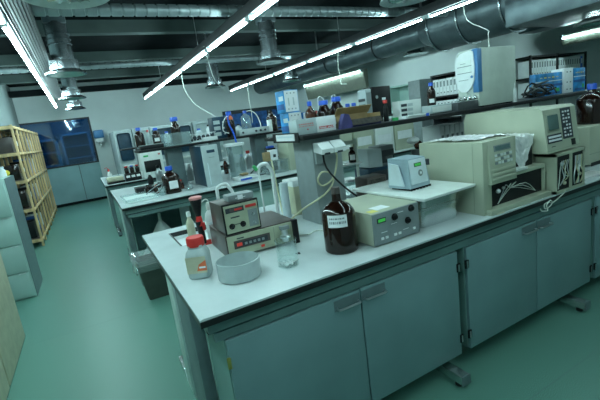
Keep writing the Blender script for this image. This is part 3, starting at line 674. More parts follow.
bottle('reagent_bottle', 'dark bottle with wide blue cap behind the white carton with red print', 'bottle', (1.505, 2.36, ZS), .20, .050, 'amber', 'blue', neck=.55, capr=.62, group=SB, lab=(.03, .08, .5), lab_ang=-2.2)
bottle('reagent_bottle', 'dark bottle with wide blue cap nearest the cardboard box', 'bottle', (1.612, 2.36, ZS), .215, .050, 'amber', 'blue', neck=.55, capr=.62, group=SB, lab=(.03, .08, .5), lab_ang=-2.2)
bottle('reagent_bottle', 'small bottle with red cap half hidden between the blue-capped bottles', 'bottle', (1.49, 2.46, ZS), .14, .03, 'amber_light', 'red', neck=.4, capr=.6)
one('plastic_bag', 'crumpled dark purple bag left of the cardboard box', 'bag', MB().prism([(-.045, 0), (.045, 0), (.04, .04), (.022, .085), (-.012, .095), (-.035, .05)], 'y', -.02, .02, 'purple'), (1.515, 2.14, ZS))
t = thing('cardboard_box', 'open brown cardboard box with lifted flap on the front shelf', 'box', (1.55, 2.15, ZS), -.0)
MB().box(0, .27, 0, .004, 0, .05, 'card').box(0, .27, .14, .144, 0, .085, 'card').box(0, .004, 0, .144, 0, .075, 'card').box(.266, .27, 0, .144, 0, .075, 'card').box(0, .27, 0, .144, 0, .004, 'card').box(0, .27, -.003, 0, 0, .022, 'purple').build('tray', t)
MB().prism([(.144, .083), (.148, .085), (.10, .135), (.096, .132)], 'x', -.01, .28, 'card').prism([(.0, .05), (.004, .05), (-.02, .012), (-.024, .012)], 'x', 0, .27, 'screen_board').build('flap', t)
for q, x in enumerate((1.735, 1.79)): bottle('reagent_bottle', ('small white tube with blue cap standing behind the cardboard box', 'second small tube behind the cardboard box, next to the black monitor')[q], 'bottle', (x, 2.40, ZS), .16, .018, 'white', 'blue', capr=.9, neck=.8)
for q, x in enumerate((1.56, 1.68)): one('wire_loop', ('bent glass tube sticking up behind the dark bottles', 'second bent glass tube sticking up left of the white tubes')[q], 'glass tube', MB().tube([(0, 0, 0), (0, 0, .20), (.01, 0, .23), (.03, 0, .235), (.06, 0, .20), (.08, 0, .15)], .004, 'white', n=6), (x, 2.52, ZS))
t = thing('black_monitor', 'black boxy monitor seen from behind with a small white sticker', 'monitor', (1.86, 2.33, ZS), .04)
MB().box(.055, .235, 0, .10, .04, .255, 'black', .006).build('casing', t)
MB().box(.0, .055, .01, .10, .06, .245, 'grey_light', .006).box(-.004, 0, .02, .09, .08, .1, 'dark_grey').box(-.004, 0, .02, .09, .12, .14, 'dark_grey').box(-.004, 0, .02, .09, .16, .18, 'dark_grey').box(.005, .05, .006, .01, .08, .22, 'grey').build('front_bezel', t)
MB().box(.10, .16, .02, .09, .0, .05, 'black', .004).build('stand', t)
MB().box(.145, .18, -.002, 0, .155, .172, 'paper').build('sticker', t)
MB().lathe([(.012, 0), (.012, .004)], 'grey', n=14, M=Matrix.Translation((.095, 0, .18)) @ Matrix.Rotation(PI/2, 4, 'X')).build('logo_disc', t)
bottle('reagent_bottle', 'small bottle with red top in front of the black monitor', 'bottle', (1.93, 2.22, ZS), .15, .018, 'black', 'red', capr=.8)
t = thing('drawer_box', 'small white drawer box on the shelf right of the black monitor', 'drawer box', (2.10, 2.26, ZS))
MB().box(0, .22, 0, .08, 0, .13, 'offwhite', .003).build('body', t)
for z in (.015, .05, .085): MB().box(.015, .07, -.003, 0, z, z+.02, 'ink').box(.08, .13, -.002, 0, z, z+.02, 'grey_light').build('drawer', t)
one('paper_stack', 'white papers lying on the shelf edge before the white drawer box', 'paper', MB().box(0, .24, 0, .10, 0, .014, 'paper', .001).box(.02, .22, -.01, .08, .014, .02, 'white').box(.19, .22, -.012, -.01, .0, .02, 'blue'), (2.02, 2.12, ZS), .02)
one('label_roll', 'small green tape roll on the shelf below the black monitor', 'tape', MB().lathe([(.010, 0), (.022, 0), (.022, .02), (.010, .02)], 'green', n=18, caps=(False, False)), (1.96, 2.16, ZS))
t = thing('flat_instrument', 'low cream instrument on the shelf with the dark blue-capped bottle on it', 'laboratory device', (2.33, 2.18, ZS), .02)
MB().box(0, .40, 0, .22, .006, .065, 'grey_light', .004).build('casing', t); MB().box(.02, .38, -.002, 0, .015, .055, 'offwhite').box(.3, .36, -.004, -.002, .02, .04, 'ink_soft').build('front_panel', t)
bottle('reagent_bottle', 'dark bottle with light blue cap standing on the low cream instrument', 'bottle', (2.475, 2.30, ZS+.066), .175, .033, 'amber', 'blue', lab=(.02, .05, .6), lab_ang=-2.3, neck=.4, capr=.5)
t = thing('manifold', 'row of silver valves on a rail left of the computer tower', 'valve rail', (2.75-.28, 2.13, ZS+.01), 0)
t.location = (2.56, 2.105, ZS+.075)
MB().box(0, .24, .02, .08, -.075, -.012, 'dark_grey', .003).tube([(0, .03, .0), (.12, .03, .0), (.24, .03, .0)], .008, 'steel', n=8).build('rail', t)
for q in range(4): MB().cyl((.03+.058*q, .03, -.012), (.03+.058*q, .03, .03), .010, 'steel', n=10).sphere((.03+.058*q, .02, .008), .014, 'steel_rough', n=8).build('valve', t)

# computer tower
t = thing('computer_tower', 'cream computer tower with curved white and blue front on the shelf', 'computer', (2.83, 2.13, ZS), .0)
MB().box(.012, .46, 0, .20, .01, .456, 'tower_case', .004).build('case', t)
pr = [(.0, .13)]; 
mb = MB()
bz = [( .004, .44), (.10, .452), (.17, .448), (.196, .43), (.196, .012), (.0, .012), (.0, .36)]
mb.prism([(y, z) for y, z in bz], 'x', -.012, .014, 'tower_case'); mb.build('front_plate', t)
ov = [(.194, .40), (.15, .435), (.07, .445), (.033, .435), (.022, .32), (.028, .22), (.055, .165), (.10, .13), (.15, .135), (.188, .17), (.202, .24), (.204, .34)]
MB().prism(ov, 'x', -.030, -.010, 'white').build('bezel', t)
MB().prism([(.0, .452), (.045, .452), (.07, .36), (.04, .22), (.0, .14), (-.004, .3)], 'x', -.022, .002, 'pc_blue').build('blue_trim', t)
MB().box(-.018, .03, -.003, .05, .12, .452, 'pc_blue', .004).build('blue_side_trim', t)
mb = MB()
for z in (.335, .285): mb.box(-.033, -.030, .05, .175, z, z+.040, 'offwhite').box(-.034, -.032, .045, .18, z-.006, z-.001, 'grey')
mb.box(-.034, -.030, .08, .17, .225, .229, 'grey').box(-.034, -.030, .10, .15, .352, .356, 'grey').build('drive_bays', t)
MB().cyl((-.036, .046, .245), (-.028, .046, .245), .010, 'pc_blue', n=14).build('power_button', t)
for x in (.04, .40): MB().box(x, x+.03, .02, .18, 0, .012, 'black').build('foot', t)

# clutter and blue boxes right of the tower
t = thing('wire_heap', 'heap of dark cables and small parts between the tower and the blue boxes', 'cables', (3.50, 2.15, ZS))
random.seed(11)
for q in range(9):
    a = random.random()*3; P = [(random.uniform(0, .5), random.uniform(0, .15), .012+random.random()*.13*(1-abs(k-2)/4)) for k in range(5)]
    MB().tube(P, .007, ('black', 'dark_grey', 'grey', 'black')[q % 4], n=6).build('cable', t)
t = thing('syringe_bottle', 'thin white dropper bottle in front of the cable heap', 'bottle', (3.22, 1.90, 1.462))
t.location = (3.27, 2.13, ZS)
MB().lathe([(.016, 0), (.018, .01), (.018, .09), (.012, .11), (.005, .125), (.004, .16)], 'white', n=16).build('bottle_body', t); MB().lathe([(.02, .085), (.02, .095)], 'offwhite', n=16).build('collar', t)
def bluebox(loc, w, d, h, label, print_=True, rz=0):
    t = thing('reagent_kit_box', label, 'box', loc, rz, group='large blue kit boxes at the right end of the shelf')
    MB().box(0, w, 0, d, 0, h, 'blue_box', .003).build('box_body', t)
    mb = MB().box(0, w, -.002, 0, h*.62, h*.66, 'pale_blue').box(w*.1, w*.9, -.002, 0, h*.05, h*.14, 'blue_deep').box(0, w, -.0025, 0, h*.40, h*.50, 'blue_deep')
    for q in range(5): mb.box(w*(.15+q*.15), w*(.24+q*.15), -.003, -.002, h*.78, h*.83, 'yellow' if q % 2 else 'beige')
    mb.box(w*.72, w*.88, -.003, -.002, h*.14, h*.30, 'green').build('front_print', t)
bluebox((3.90, 2.33, ZS), .45, .06, .215, 'wide blue kit box, left of the white carton')
t = thing('carton', 'upright white carton with small grey marks between the blue kit boxes', 'box', (4.36, 2.32, ZS))
mb = MB().box(0, .17, 0, .12, 0, .245, 'paper', .002); mb.build('box_body', t)
mb = MB()
for x in (.06, .12):
    for z in (.03, .10, .20): mb.box(x-.01, x+.01, -.002, 0, z, z+.012, 'ink_soft')
mb.build('print', t)
bluebox((4.54, 2.32, ZS), .22, .08, .235, 'narrow blue kit box at the right end of the group')
one('pink_packet', 'pale packet with pink print under the shelf, right of the screen unit', 'packet', MB().box(0, .22, 0, .10, 0, .14, 'paper', .003).box(.03, .18, -.002, 0, .09, .12, 'pink'), (3.22, 2.10, 1.3-.02+.0))
bpy.context.scene.collection.objects[-1].location = (3.28, 1.95, 1.0+.0)
t = thing('black_stand', 'black clamp stand and dark parts behind the screen unit', 'stand', (3.05, 1.80, .9))
MB().box(0, .24, 0, .16, 0, .012, 'dark_grey').build('base', t); MB().cyl((.05, .08, .01), (.05, .08, .52), .008, 'dark_grey', n=8).build('rod', t); MB().box(.02, .2, .05, .11, .42, .50, 'black', .008).build('clamp', t)

# white board rack under the shelf (binders lying vertical) left of the screen unit
t = thing('book', 'white folder standing on the dark frame left of the screen unit', 'folder', (2.62, 2.36, .9), group='pale folders standing behind the analyser')
MB().box(0, .045, 0, .2, 0, .48, 'paper', .002).build('cover', t); MB().box(.01, .035, -.002, 0, .25, .4, 'ink_soft').build('spine_label', t)
for q in range(1, 5): dup(t, (2.62+.06*q, 2.36, .9), 0, ('second', 'third', 'fourth', 'fifth')[q-1]+' white folder from the left behind the analyser', 'pale folders standing behind the analyser')
t['label'] = 'first white folder from the left behind the analyser'

# ================================================================ items in the aisle side
# waste bin with bag
t = thing('waste_bin', 'dark rectangular waste bin lined with a clear bag under the end of the second bench', 'bin', (.255, 4.05, 0))
Lr = lambda e, z: L(-e, .25+e, -e, .30+e, z, .03)
MB().rings([Lr(-.02, 0), Lr(.035, .38), Lr(.045, .39), Lr(.030, .39), Lr(-.025, .01)], 'bin_dark').build('bin_body', t)
random.seed(5)
def jag(e, z, j): return [p+Vector((random.uniform(-j, j), random.uniform(-j, j), random.uniform(-j, j))) for p in Lr(e, z)]
MB().rings([jag(.050, .32, .016), jag(.064, .355, .014), jag(.058, .395, .012), jag(.055, .445, .02), jag(.012, .40, .008), jag(-.01, .34, .012), jag(-.03, .22, .01)], 'bag', cap0=False, cap1=False).build('bin_liner', t)

# conical white container under second bench
t = thing('funnel', 'large white plastic funnel upside down under the second bench', 'funnel', (.64, 4.95, 0))
MB().lathe([(.27, .22), (.26, .24), (.055, .56), (.022, .60), (.016, .70)], 'cloudy', n=32).build('cone', t)
MB().lathe([(.24, 0), (.26, .02), (.26, .20), (.27, .22)], 'white', n=32).build('rim', t)

# left cabinets
t = thing('drawer_cabinet', 'grey-green cabinet of four drawers standing in the left aisle', 'cabinet', (-1.30, 5.25, 0))
MB().box(0, .50, .02, .66, 0, 1.37, 'cab_pale', .004).build('body', t)
MB().box(.50, .506, .02, .66, .0, 1.37, 'leg_grey').build('side_panel', t)
for z0, z1 in ((.02, .305), (.318, .625), (.638, .955), (.968, 1.355)):
    d = MB().box(.01, .485, 0, .02, z0, z1, 'cab_pale', .003).build('drawer', t)
    MB().box(.39, .46, -.006, 0, z1-.012, z1-.004, 'steel').build('handle', d)
t = thing('tall_cupboard', 'pale green cupboard side cut off by the lower left edge of the view', 'cupboard', (-1.30, 2.4, 0))
MB().box(0, .49, 0, 1.73, .0, 1.9, 'beige', .005).build('body', t)
for a in (0, .88): MB().box(.49, .505, a+.005, a+.85, .01, 1.88, 'beige', .003).build('door', t)
random.seed(21)
for q, (x, y, h, r, b, c, lab) in enumerate(((-1.10, 5.40, .16, .05, 'white', 'white', 'fat white bottle on the drawer cabinet'), (-.98, 5.52, .14, .045, 'cloudy', 'offwhite', 'cloudy jar beside the fat white bottle on the drawer cabinet'), (-.87, 5.72, .12, .04, 'white', 'pale_blue', 'white pot at the aisle side of the drawer cabinet'))):
    bottle('plastic_bottle', lab, 'bottle', (x, y, 1.371), h, r, b, c, neck=.6, capr=.7)
one('yellow_rag', 'yellow and red cloth bundle on the back of the drawer cabinet', 'cloth', MB().sphere((0, 0, .035), .045, 'yellow', sc=(1, 1, .8)).sphere((-.06, .02, .03), .035, 'red', sc=(1, 1, .8)), (-.86, 5.86, 1.371))

# wooden rack
t = thing('wooden_rack', 'tall wooden lattice rack of cubbyholes along the left wall', 'rack', (-1.28, 8.05, 0))
ys = [0, .5, 1.0, 1.5, 2.05, 2.6, 3.15, 3.7, 4.25]
for y in ys:
    MB().box(.325, .36, y, y+.04, .0, 2.10, 'wood', .003).build('front_post', t); MB().box(0, .04, y, y+.05, .0, 2.10, 'wood', .003).build('back_post', t)
for z in (.12, .66, 1.15, 1.62, 2.06):
    MB().box(.345, .368, 0, 4.3, z-.02, z+.02, 'wood', .002).box(.0, .05, 0, 4.3, z-.02, z+.02, 'wood').build('rail', t)
    MB().box(.03, .33, 0, 4.3, z+.02, z+.032, 'case_brown').box(.0, .36, -.02, 0.0, z-.03, z+.025, 'wood').build('shelf_board', t)
random.seed(9)
cols = ['black', 'dark_grey', 'amber', 'blue_deep', 'black', 'amber', 'white', 'case_brown']
nm = {'black': 'black', 'dark_grey': 'dark grey', 'amber': 'dark brown', 'blue_deep': 'dark blue', 'white': 'white', 'case_brown': 'brown'}
rows = ('bottom', 'second lowest', 'second highest', 'top'); 
for ri, z in enumerate((.155, .695, 1.185, 1.655)):
    for q in range(8):
        m = cols[(q*3+ri*5) % 8]; h = random.uniform(.24, .34); y = 8.05+ys[q]+.08
        o = one('storage_box', '%s box, %s row of the wooden rack, %s from near end' % (nm[m], rows[ri], ('first', 'second', 'third', 'fourth', 'fifth', 'sixth', 'seventh', 'eighth')[q]), 'box',
                MB().box(0, .24, 0, .36, 0, h, m, .005).box(.2401, .242, .05, .22, h*.4, h*.7, 'paper' if q % 2 else m), (-1.24, y, z+.001), group='boxes and bottles stored in the wooden rack')

# ================================================================ far wall equipment
t = thing('wall_dispenser', 'blue-topped dispenser mounted on the far wall right of the blue window', 'dispenser', (.50, 12.78, 1.55))
MB().box(-.13, .13, 0, .22, .22, .45, 'pc_blue', .03).build('cover', t); MB().box(-.11, .11, .02, .22, .10, .22, 'white', .02).build('tank', t); MB().cyl((0, .1, .0), (0, .1, .1), .03, 'white', n=12).build('outlet', t)
def hood(x, w, label, inner, top=1.87):
    t = thing('fume_cupboard', label, 'fume cupboard', (x, 11.0, 0), group='grey cabinets with rounded dark windows against the far wall')
    MB().box(0, w, 0, 1.93, .0, top, 'grey_light', .02).build('body', t)
    MB().box(.05, w-.05, -.012, .004, 1.1, top-.08, inner, .05, seg=3).build('window', t)
    MB().box(.08, w-.08, -.03, .0, .93, .99, 'offwhite', .01).build('sill', t)
    return t
hood(.76, .42, 'grey cabinet with narrow rounded dark window, leftmost on the far wall', 'navy')
hood(1.20, .40, 'plain grey cabinet on the far wall between the two dark-windowed ones', 'grey_light')
hood(1.62, 1.10, 'grey cabinet with wide dark window behind the far blue-capped bottle', 'navy')
hood(2.76, .80, 'grey cabinet at the far wall behind the dark electronics rack', 'grey_light')
# tall cupboards along the right
t = thing('tall_cupboard', 'grey-green open cupboard behind the white drawer box', 'cupboard', (6.15, 6.0, 0))
MB().box(0, .43, .0, .32, 0, 2.03, 'grey', .004).build('tall_part', t)
MB().box(0.08, .43, .33, 1.0, 0, 1.55, 'cab_pale').box(.36, .43, .33, 1.0, 1.55, 2.0, 'cab_pale').box(.08, .43, .33, 1.0, 1.97, 2.0, 'cab_pale').box(.08, .43, .97, 1.0, 1.55, 2.0, 'cab_pale').build('open_part', t)
MB().box(.1, .34, .45, .7, 1.551, 1.59, 'yellow').build('yellow_edge', t)
t = thing('binder_shelf', 'dark shelf unit full of white binders left of the computer tower', 'shelf', (6.15, 4.92, 0))
mb = MB().box(.40, .43, 0, .8, 0, 2.05, 'dark_grey')
for y in (0, .77): mb.box(0, .43, y, y+.03, 0, 2.05, 'dark_grey')
mb.build('frame', t)
for z in (2.02, 1.62, 1.22, .8, .4, .02): MB().box(0, .43, .03, .77, z, z+.03, 'black').build('shelf_board', t)
def binder(loc, rz, m, label, g):
    t = thing('binder', label, 'binder', loc, rz, group=g)
    MB().box(0, .07, 0, .26, 0, .31, m, .002).build('cover', t); MB().box(.015, .055, -.002, 0, .17, .27, 'paper' if m != 'paper' else 'grey').build('spine_label', t)
    MB().cyl((.035, 0, .06), (.035, -.003, .06), .012, 'ink', n=10).build('finger_ring', t)
    return t
g = 'binders on the dark shelf left of the tower'
words = ('first', 'second', 'third', 'fourth', 'fifth', 'sixth', 'seventh', 'eighth', 'ninth')
b0 = None
for zi, z in enumerate((1.651, 1.251)):
    for q in range(9):
        lab = '%s binder from the left, %s row, dark shelf left of the tower' % (words[q], ('upper', 'lower')[zi])
        loc = (6.17, 4.92+.76-.08*q, z)
        if b0 is None: b0 = binder(loc, -PI/2, 'paper', lab, g)
        else: dup(b0, loc, -PI/2, lab, g)
# glass-fronted book shelf on the right wall
t = thing('book_shelf', 'black-framed shelf of pale folders on the wall right of the tower', 'shelf', (7.58, 4.62, 0))
MB().box(.02, 1.95, .35, .37, 0, 2.17, 'offwhite').build('back_panel', t)
for x in (0, .88, 1.91): MB().box(x, x+.04, 0, .03, 0, 2.17, 'black').build('upright', t)
for z in (2.13, 1.74, 1.34, .94, .5, .05): MB().box(0, 1.95, 0, .35, z, z+.03, 'black').build('shelf_board', t)
g = 'folders on the black shelf right of the tower'
c0 = None; blue0 = None
n = 0
for zi, z in enumerate((1.771, 1.371)):
    for q in range(22):
        x = 7.63+.083*q+(.05 if q > 9 else 0)
        if x > 9.42: continue
        lab = '%s folder from the left, %s row, black shelf right of the tower' % (str(('first second third fourth fifth sixth seventh eighth ninth tenth eleventh twelfth thirteenth fourteenth fifteenth sixteenth seventeenth eighteenth nineteenth twentieth twenty-first twenty-second').split()[q]), ('upper', 'lower')[zi])
        if q == 20:
            b = binder((x, 4.64, z), 0, 'blue', 'bright blue '+lab, g); continue
        if c0 is None: c0 = binder((x, 4.64, z), 0, 'paper', 'pale '+lab, g)
        else: dup(c0, (x, 4.64, z), 0, 'pale '+lab, g)

# ================================================================ second bench items
ZB = .901; Z2 = 1.457
t = thing('clear_tray', 'shallow clear plastic tray at the left end of the second bench', 'tray', (.30, 4.80, ZB), .03)
MB().box(0, .36, 0, .5, 0, .02, 'cloudy', .003).box(0, .36, 0, .01, .02, .045, 'glass_soft').box(0, .36, .49, .5, .02, .045, 'glass_soft').box(0, .01, 0, .5, .02, .045, 'glass_soft').box(.35, .36, 0, .5, .02, .045, 'glass_soft').build('tray_body', t)
one('beaker', 'plastic cup beside the clear tray on the second bench', 'beaker', MB().lathe([(.035, 0), (.045, .10), (.04, .10), (.03, .01)], 'glass_soft', n=18, caps=(True, True)), (.73, 4.95, ZB))
t = thing('black_adapter', 'black flat box with looping cables behind the clear tray', 'electronic box', (.50, 5.50, ZB))
MB().box(0, .38, 0, .25, 0, .07, 'black', .01).build('casing', t); MB().tube([(.1, 0, .04), (.15, -.15, .02), (.3, -.3, .01), (.4, -.2, .01), (.34, -.02, .04)], .008, 'grey', n=6).tube([(.2, 0, .07), (.28, -.05, .12), (.4, -.1, .06), (.42, -.3, .01)], .006, 'cable', n=6).build('cable', t)
bottle('reagent_bottle', 'square dark bottle with blue cap and white label at the front of the second bench', 'bottle', (.865, 5.0, ZB), .33, .093, 'amber', 'blue', lab=None, neck=.35, capr=.45, sq=5, rz=.1)
o = bpy.data.objects['reagent_bottle'] if False else None
t = C.objects[-2].parent if C.objects[-2].parent else None
if t: MB().box(-.055, .05, -.0975, -.094, .06, .155, 'paper', .001).build('label', t)
for q, (x, y, h, r, b, c, lab) in enumerate(((.72, 5.25, .14, .04, 'amber_light', 'offwhite', 'small amber vial left of the square dark bottle'), (1.02, 5.22, .12, .035, 'amber_light', 'red', 'small amber vial with red cap right of the square dark bottle'), (.62, 5.30, .12, .035, 'amber', 'black', 'little dark vial behind the clear tray'), (1.08, 5.05, .09, .045, 'glass_soft', None, 'low clear glass left of the computer on the second bench'))):
    bottle('vial', lab, 'bottle', (x, y, ZB), h, r, b, c, group='small vials on the second bench')
t = thing('computer_tower', 'computer tower with white front and dark blue side on the second bench', 'computer', (1.265, 4.86, ZB), -.0)
MB().box(0, .195, .02, .62, 0, .51, 'navy', .006).build('case', t)
MB().box(-.004, .20, -.02, .022, .0, .515, 'grey_light', .008).build('front_bezel', t)
MB().box(.055, .155, -.024, -.02, .42, .455, 'navy').box(.07, .14, -.023, -.02, .36, .365, 'grey').box(.04, .05, -.023, -.02, .03, .30, 'pale_blue').build('drive_bay', t)
# balance, jar, tanks
t = thing('glass_jar', 'tall clear glass tank standing behind the balance on the second bench', 'jar', (1.80, 5.18, ZB))
MB().lathe([(.11, 0), (.11, .44), (.10, .44), (.10, .01)], 'glass_soft', n=24, caps=(True, True)).build('glass', t); MB().lathe([(.14, .44), (.14, .475), (.12, .48)], 'white', n=24).build('lid', t)
t = thing('balance', 'white laboratory balance with brown sample on its pan', 'balance', (1.66, 4.78, ZB), .1)
MB().box(0, .28, 0, .22, 0, .045, 'white', .01).build('body', t); MB().lathe([(.07, .045), (.075, .055)], 'steel', c=(.14, .13, 0), n=20).build('pan', t); MB().box(.09, .19, .09, .17, .056, .085, 'card', .01).build('sample', t); MB().box(.02, .18, -.003, 0, .008, .03, 'blue').build('display', t)
t = thing('clear_box', 'clear plastic box with lid and steel clips near the cream instrument on the second bench', 'box', (2.10, 4.86, ZB))
MB().box(0, .32, 0, .24, 0, .16, 'glass_soft', .006).build('tub', t); MB().box(-.01, .33, -.01, .25, .16, .175, 'glass_soft', .003).build('lid', t)
one('gadget_box', 'small tan and white device on the lid of the clear box', 'device', MB().box(0, .08, 0, .1, 0, .12, 'card', .004).box(.08, .19, 0, .1, 0, .14, 'paper', .004).box(.12, .16, -.003, 0, .04, .08, 'ink'), (2.12, 4.92, ZB+.178))
one('motor_block', 'dark device with blue top behind the clear box', 'device', MB().box(0, .14, 0, .12, 0, .33, 'black', .02).box(.02, .12, .01, .1, .33, .36, 'blue', .01).sphere((.05, -.01, .2), .03, 'steel').sphere((.09, -.01, .27), .025, 'white'), (2.27, 5.16, ZB))
t = thing('cream_instrument', 'cream cube instrument with a curved black handle on the second bench', 'laboratory analyser', (2.46, 4.88, ZB), 0)
MB().box(0, .45, 0, .34, 0, .42, 'cream', .006).build('housing', t); MB().tube([(.34, -.01, .28), (.37, -.05, .26), (.38, -.05, .20), (.36, -.04, .15), (.33, -.01, .13)], .012, 'black', n=8).build('handle', t); MB().box(.30, .43, -.006, 0, .05, .36, 'offwhite').build('front_panel', t)
for q, (x, w_, h_, m) in enumerate(((3.10, .36, .40, 'cream'), (3.50, .36, .43, 'cream'), (3.89, .36, .40, 'offwhite'), (4.28, .40, .42, 'cream'))):
    one('storage_box', ('first', 'second', 'third', 'fourth')[q]+' pale box from the left on the second bench, seen under the front shelf', 'box', MB().box(0, w_, 0, .3, 0, h_, m, .004).box(.05, w_-.05, -.002, 0, h_*.4, h_*.7, 'paper'), (x, 4.75, ZB), group='pale boxes under the shelf on the second bench')
# more clutter under the second shelf
random.seed(31)
jn = ('dark', 'steel', 'white', 'amber', 'grey')
for q in range(12):
    m = ('black', 'steel', 'white', 'amber_light', 'grey')[q % 5]; x = .75+q*.14; 
    bottle('jar', '%s jar in the row under the second shelf, %s from the left' % (jn[q % 5], ('first second third fourth fifth sixth seventh eighth ninth tenth eleventh twelfth').split()[q]), 'jar', (x, 5.92+.07*(q % 2), ZB), random.uniform(.22, .42), random.uniform(.035, .06), m, ('white', 'black', 'blue', 'red')[q % 4], group='jars under the shelf of the second bench')
for q, (x, y, lb) in enumerate(((1.02, 5.45, 'dark cable looping behind the square dark bottle'), (2.0, 5.02, 'dark cable beside the clear plastic box'), (.62, 5.05, 'grey cable curling beside the plastic cup'))):
    one('loose_cable', lb, 'cable', MB().tube([(x, y, .908), (x+.10, y+.04, .95), (x+.16, y+.10, 1.02), (x+.06, y+.16, .98), (x-.05, y+.10, .92), (x+.05, y-.02, .908), (x+.14, y+.01, .908)], .007, ('black', 'black', 'grey')[q], n=6))
# second shelf items
def dish_rack(loc, label):
    t = thing('wire_rack', label, 'rack', loc)
    mb = MB()
    for z in (.0, .10): mb.tube([(0, 0, z+.004), (.34, 0, z+.004), (.34, .2, z+.004), (0, .2, z+.004), (0, 0, z+.004)], .004, 'white', n=5, smooth=0)
    for q in range(8): mb.cyl((.02+.043*q, 0, 0), (.02+.043*q, 0, .104), .003, 'white', n=5)
    mb.build('frame', t)
    for q in range(5): MB().lathe([(.026, 0), (.026, .008)], 'ink', n=14, M=Matrix.Translation((.04+.06*q, -.006, .06)) @ Matrix.Rotation(PI/2, 4, 'X')).build('ring', t)
dish_rack((1.30, 5.38, Z2), 'white wire rack above the dark blue computer on the second shelf')
one('white_box', 'small white block at the shelf edge above the second bench computer', 'box', MB().box(0, .20, 0, .09, 0, .05, 'white', .004), (1.30, 5.10+.16, Z2))
C.objects[-1].location = (1.42, 5.26, Z2)
t = thing('glass_tank', 'clear square tank on the second shelf in front of the blue-capped bottle', 'tank', (.93, 5.30, Z2))
MB().box(0, .34, 0, .008, 0, .16, 'glass_soft').box(0, .34, .2, .208, 0, .16, 'glass_soft').box(0, .008, 0, .208, 0, .16, 'glass_soft').box(.332, .34, 0, .208, 0, .16, 'glass_soft').box(0, .34, 0, .208, 0, .01, 'glass_soft').build('tank_body', t)
bottle('reagent_bottle', 'brown bottle with big blue cap standing in the clear square tank', 'bottle', (1.12, 5.41, Z2+.011), .35, .062, 'amber', 'blue', capr=.75, neck=.5)
t = thing('flat_case', 'long black flat case with white front at the left end of the second shelf', 'case', (.63, 5.27, Z2))
MB().box(0, .28, 0, .2, .0, .05, 'black', .004).box(0, .28, 0, .2, .05, .055, 'grey').build('casing', t)
t = thing('equipment_rack', 'dark open electronics rack on the second shelf left of the tubing bottle', 'electronics', (1.64, 5.45, Z2))
MB().box(0, .22, 0, .22, 0, .30, 'navy', .006).build('casing', t)
for z in (.04, .12, .20): MB().box(.01, .10, -.006, 0, z, z+.05, 'grey_light').sphere((.15, -.004, z+.02), .015, 'steel', n=8).build('module', t)
bottle('reagent_bottle', 'brown bottle with blue cap and red tape wound with blue tubing on the second shelf', 'bottle', (1.84, 5.31, Z2), .35, .062, 'amber', 'blue', capr=.6)
tb = C.objects[-1].parent
MB().sphere((.0, -.02, .25), .045, 'orange', sc=(1, .8, 1)).build('tape', tb)
MB().tube([(0, 0, .30), (-.04, -.06, .26), (-.03, -.06, .16), (.0, -.06, .08), (.02, -.06, -.03), (.02, -.08, -.10)], .012, 'blue', n=8).tube([(-.02, 0, .30), (-.10, -.03, .22), (-.12, -.03, .10), (-.05, -.05, .06)], .006, 'white', n=6).build('tubing', tb)
t = bottle('flask', 'clear flask with blue cap and curved tube on the second shelf', 'flask', (2.12, 5.42, Z2+.09), .25, .07, 'glass_soft', 'blue', capr=.35, neck=.3)
MB().tube([(0, 0, .23), (.08, -.02, .24), (.16, -.03, .18), (.2, -.04, .05), (.2, -.04, -.02)], .007, 'white', n=6).build('tube', t)
t = thing('flat_instrument', 'low cream instrument with knobs under the clear flask on the second shelf', 'laboratory device', (1.95, 5.29, Z2))
MB().box(0, .46, 0, .28, 0, .085, 'grey_light', .006).build('casing', t)
for x in (.05, .25, .32, .39): MB().cyl((x, 0, .04), (x, -.015, .04), .015, 'ink', n=10).build('knob', t)
bottle('reagent_bottle', 'dark brown bottle without bright cap at the right end of the second shelf', 'bottle', (2.515, 5.40, Z2), .31, .075, 'amber', 'black', capr=.3)
one('plastic_bottle', 'square white bottle left of the dark brown bottle on the second shelf', 'bottle', MB().box(0, .06, 0, .06, 0, .17, 'paper', .008), (2.415, 5.31, Z2))

# ================================================================ third bench items
t = thing('microwave_oven', 'white oven with black window and green mark on the third bench', 'oven', (.86, 7.48, ZB))
MB().box(0, .37, 0, .4, 0, .46, 'offwhite', .01).build('body', t); MB().box(.04, .32, -.008, 0, .10, .30, 'black', .006).build('door_window', t)
MB().box(.05, .13, -.006, 0, .37, .40, 'green').box(.30, .34, -.006, 0, .38, .41, 'pink').build('display', t)
one('flat_case', 'long black tray on top of the white oven', 'tray', MB().box(0, .55, 0, .3, 0, .09, 'black', .006).box(.0, .55, -.004, 0, .06, .09, 'grey'), (.84, 7.50, ZB+.463))
zo = ZB+.463+.093
bottle('reagent_bottle', 'brown bottle with blue and red cap, left one on the tray above the oven', 'bottle', (.93, 7.62, zo), .34, .08, 'amber', 'blue', capr=.5)
bottle('reagent_bottle', 'brown bottle with blue cap and white label, right one on the tray above the oven', 'bottle', (1.22, 7.62, zo), .30, .075, 'amber', 'blue', capr=.5, lab=(.06, .12, .6), lab_ang=-1.7)
bottle('wash_bottle', 'grey wash bottle with red bottom between the brown bottles above the oven', 'bottle', (1.08, 7.60, zo), .28, .045, 'grey_light', 'red', capr=.4)
t = thing('bottle_carrier', 'black carrier holding small bottles with white labels on the third bench', 'carrier', (.55, 7.50, ZB))
MB().box(0, .27, 0, .16, 0, .13, 'black', .01).build('carrier_body', t)
for x in (.02, .105, .19): MB().box(x, x+.06, -.003, 0, .06, .10, 'paper').build('label', t)
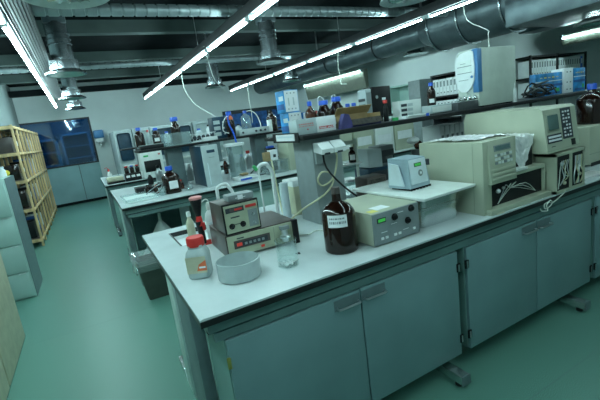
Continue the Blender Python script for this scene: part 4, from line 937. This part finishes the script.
for q, (x, c) in enumerate(((.60, 'red'), (.69, 'blue'), (.78, 'red'))): bottle('vial', ('left red-capped', 'middle blue-capped', 'right red-capped')[q]+' small bottle in the black carrier', 'bottle', (x, 7.58, ZB+.131), .13, .035, 'amber', c, capr=.8, neck=.6)
t = thing('wash_bottle', 'white wash bottle with red nozzle at the left end of the third bench', 'bottle', (.33, 7.9, ZB))
MB().lathe([(.045, 0), (.045, .14), (.02, .19), (.02, .2)], 'white', n=18).build('bottle_body', t); MB().lathe([(.022, .2), (.018, .24)], 'red', n=12).tube([(0, 0, .24), (-.02, 0, .27), (-.06, 0, .26)], .005, 'red', n=5).build('nozzle', t)
one('funnel', 'small clear funnel beside the white wash bottle', 'funnel', MB().lathe([(.055, 0), (.05, .01), (.012, .11), (.008, .2)], 'glass_soft', n=18), (.48, 8.0, ZB))
one('balance', 'cream flat balance on a dark base at the left end of the third bench', 'balance', MB().box(0, .27, 0, .28, .03, .10, 'beige', .02).box(0, .28, -.02, .28, 0, .03, 'black'), (.26, 7.55, ZB))
random.seed(12)
for q in range(8):
    m = ('white', 'amber', 'grey', 'pale_blue')[q % 4]
    bottle('jar', '%s jar in the row on the third shelf, %s from the left' % (('white', 'amber', 'grey', 'pale blue')[q % 4], words[q]), 'jar', (1.55+q*.22, 8.4, 1.452), random.uniform(.16, .3), random.uniform(.05, .07), m, ('blue', 'black', 'white')[q % 3], group='jars on the third shelf')

# ================================================================ LIGHT
w = bpy.data.worlds.new('world'); bpy.context.scene.world = w; w.use_nodes = True
w.node_tree.nodes['Background'].inputs[0].default_value = (.30, .45, .45, 1); w.node_tree.nodes['Background'].inputs[1].default_value = .03
def lamp(name, loc, size, sy, e, col, rot=(0, 0, 0)):
    l = bpy.data.lights.new(name, 'AREA'); l.shape = 'RECTANGLE'; l.size = size; l.size_y = sy; l.energy = e; l.color = col
    o = bpy.data.objects.new(name, l); C.objects.link(o); o.location = loc; o.rotation_euler = rot; return o
lamp('back_room_light', (-.4, 14.0, 3.0), 1.5, .5, 22, (.6, .85, 1))
sc = bpy.context.scene
sc.view_settings.view_transform = 'Standard'; sc.view_settings.look = 'None'; sc.view_settings.gamma = 1; sc.view_settings.exposure = .4
